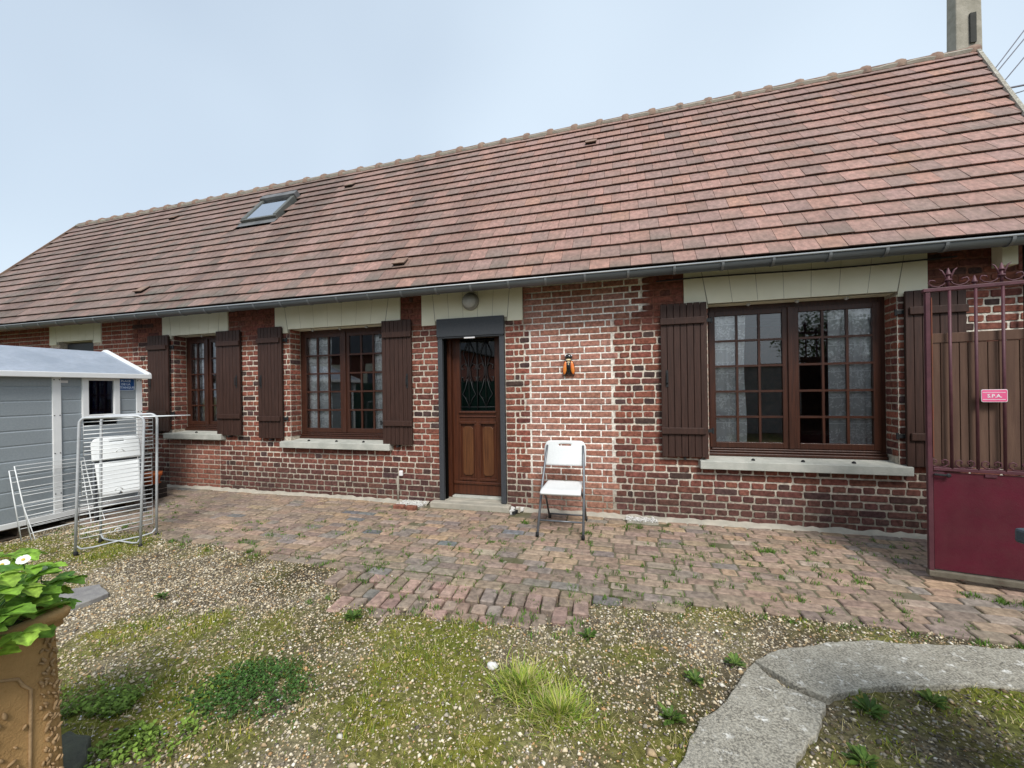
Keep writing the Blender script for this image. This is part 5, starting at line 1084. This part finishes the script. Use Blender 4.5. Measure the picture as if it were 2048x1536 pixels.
for dx, dy_, dz in ((.13, .02, .11), (.05, .14, .15), (.1, .17, .16), (.15, .19, .12)):
    c = Vector((pc_.x + dx, pc_.y + dy_, PH + .02 + dz)); fl_ = sub('flower', sp_); nrm = Vector((.5, -.4, .75)).normalized(); q = nrm.to_track_quat('Z', 'Y').to_matrix()
    for k in range(5):
        a = 2 * math.pi * k / 5; e = q @ Vector((math.cos(a), math.sin(a), .12)); s = q @ Vector((-math.sin(a), math.cos(a), 0)); r_ = .0165
        MB().add([c, c + e * r_ * .55 + s * r_ * .62, c + e * r_ * 1.0 + s * r_ * .5, c + e * r_ * 1.15, c + e * r_ * 1.0 - s * r_ * .5, c + e * r_ * .55 - s * r_ * .62], [(0, 1, 2, 3, 4, 5)]).build('petal', 'petal', fl_)
    MB().lathe([(.001, .004), (.005, .003), (.005, -.002)], 8, M=Matrix.Translation(c) @ q.to_4x4()).build('flower_centre', 'yellow', fl_); MB().tube([c - nrm * .003, c - nrm * .02 - Vector((0, 0, .05)), Vector((pc_.x + dx * .4, pc_.y + dy_ * .4, PH - .06))], .0015, 5).build('stalk', 'green_fence', fl_)

# lace curtains -------------------------------------------------------
def curtain(xa, xb, z0, z1, yc, lab):
    mb = MB(); nx, nz = 36, 10
    for i in range(nx + 1):
        for j in range(nz + 1): f = i / nx; mb.v.append((xa + (xb - xa) * f + .01 * math.sin(j * .8) * (f > .9), yc + .008 * math.sin(f * (xb - xa) * 60) + .006 * math.sin(f * 31 + j * .3), z0 + (z1 - z0) * j / nz)); mb.c.append(None)
    for i in range(nx):
        for j in range(nz): mb.f.append((i * (nz + 1) + j, (i + 1) * (nz + 1) + j, (i + 1) * (nz + 1) + j + 1, i * (nz + 1) + j + 1))
    tag(mb.build('lace_curtain', 'lace', None, True), lab, 'curtain', 'lace curtains in the windows')
curtain(.868, 1.225, .72, 2.25, .262, 'white lace curtain at the cottage door side of the widest window'); curtain(2.0, 2.402, .72, 2.25, .262, 'white lace curtain at the gate side of the widest window')
curtain(-4.552, -4.13, .8, 2.27, .262, 'white lace curtain on the shed side of the medium window'); curtain(-3.45, -3.148, .8, 2.27, .262, 'white lace curtain on the door side of the medium window')
curtain(-6.782, -6.3, .89, 2.29, .262, 'white lace curtain in the narrow window near the shed')

# utility pole and overhead wires behind the house ---------------------
po = thing('utility_pole', (6.2, 5.1, 0), 'tall concrete utility pole rising behind the roof ridge end', 'pole')
b = MB(); b.add([(6.0 - .05, 4.95, 0), (6.4 + .05, 4.95, 0), (6.45, 5.3, 0), (5.95, 5.3, 0), (6.02, 5.0, 10.5), (6.38, 5.0, 10.5), (6.38, 5.22, 10.5), (6.02, 5.22, 10.5)], [(3, 2, 1, 0), (4, 5, 6, 7), (0, 1, 5, 4), (1, 2, 6, 5), (2, 3, 7, 6), (3, 0, 4, 7)]); b.build('shaft', 'pole_concrete', po, bevel=.02)
for z0_, z1_ in ((7.75, 8.3), (6.6, 7.2), (8.75, 9.3)): MB().box(6.2, 6.29, 4.955, 5.02, z0_, z1_).build('slot', 'pole_slot', po)
wl = [((6.3, 6.2, 6.4), (7.95, 6.4, 8.83)), ((6.3, 6.6, 6.3), (7.95, 6.6, 8.6)), ((6.6, 6.4, 6.4), (8.0, 6.4, 8.35)), ((5.6, 6.1, 7.35), (9.5, 6.3, 7.78)), ((5.6, 6.5, 7.05), (9.5, 6.5, 8.0)), ((5.6, 6.3, 6.65), (9.5, 6.3, 7.6))]
for i, (a, b_) in enumerate(wl):
    mb = MB(); a = Vector(a); b_ = Vector(b_); far = b_ + (b_ - a) * 3; pts = [a.lerp(far, k / 10) - Vector((0, 0, .25 * math.sin(math.pi * k / 10))) for k in range(11)]; mb.tube(pts, .011 if i != 3 else .02, 6); o = mb.build('overhead_wire', 'wire_grey'); tag(o, ('thin overhead wire rising steeply beyond the roof verge' if i < 3 else 'thin overhead wire running nearly level beyond the roof verge'), 'wire', 'steep overhead wires' if i < 3 else 'level overhead wires')
# ================================================================== what the windows mirror, behind the camera
fn_ = thing('green_fence', (-9, -9.0, GZ), 'dark green fence mirrored in the medium window', 'fence')
for i in range(8): MB().box(-15.5 + i * 1.6, -13.92 + i * 1.6, -9.03, -8.99, GZ, 1.75).build('fence_panel', 'green_fence', fn_)
for i in range(9): MB().box(-15.55 + i * 1.6 , -15.47 + i * 1.6, -8.985, -8.9, GZ, 1.85).build('post', 'green_fence', fn_)
bw = thing('boundary_wall', (4, -9.2, GZ), 'grey rendered boundary wall mirrored in the widest window', 'wall'); MB().box(-2.5, 11, -9.3, -9.1, GZ, 2.0).build('wall_face', 'grey_wall', bw); MB().box(-2.55, 11.05, -9.36, -9.04, 2.001, 2.08).build('coping', 'concrete', bw)
nh = thing('neighbour_house', (-15, -17, GZ), 'brick house with cream trim mirrored in the medium window', 'house'); MB().box(-24, -8.5, -22, -15, GZ, 3.6).build('wall', 'far_brick', nh)
MB().add([(-24.3, -14.6, 3.5), (-8.2, -14.6, 3.5), (-8.2, -22.4, 3.5), (-24.3, -22.4, 3.5), (-24.3, -18.5, 7), (-8.2, -18.5, 7)], [(0, 1, 5, 4), (2, 3, 4, 5), (1, 2, 5), (3, 0, 4), (3, 2, 1, 0)]).build('roof', 'slate_roof', nh)
for x_ in (-20, -16.6, -13.4, -10.4): 
    MB().box(x_ - .6, x_ + .6, -14.99, -14.95, 1.0, 2.5).build('window', 'shed_glass', nh); 
    for q in ((x_ - .95, x_ - .605, .9, 2.6), (x_ + .605, x_ + .95, .9, 2.6), (x_ - .95, x_ + .95, 2.61, 3.0)): MB().box(q[0], q[1], -14.995, -14.93, q[2], q[3]).build('quoin', 'cream', nh)
tree = thing('garden_tree', (7.5, -13, GZ), 'bushy green tree mirrored in the top panes of the widest window', 'tree'); mb = MB(); mb.tube([(7.5, -13, GZ), (7.45, -13, 1.4), (7.6, -13.1, 2.8)], [.16, .12, .05], 8)
for k in range(5): a = k * 1.25; mb.tube([(7.5, -13, 1.6), (7.5 + math.cos(a) * .8, -13 + math.sin(a) * .8, 2.8)], [.06, .02], 6)
mb.build('trunk', 'bark', tree, True); n = 5000; u = nr.normal(0, 1, (n, 3)); u /= np.linalg.norm(u, axis=1)[:, None]; rr_ = nr.random(n) ** .4; P = u * rr_[:, None] * np.array([1.6, 1.4, 1.2]) * (1 + .25 * np.sin(u[:, :1] * 5 + u[:, 2:] * 4)) + np.array([7.5, -13, 3.1])
np_mesh('crown', leaves(P, nr.uniform(.07, .13, n), nr.uniform(0, 6.28, n), nr.uniform(-1, 1, n)), lf_, np.array([(.06, .11, .03)]) * nr.uniform(.5, 1.5, (n, 1)), 'leaf', tree)
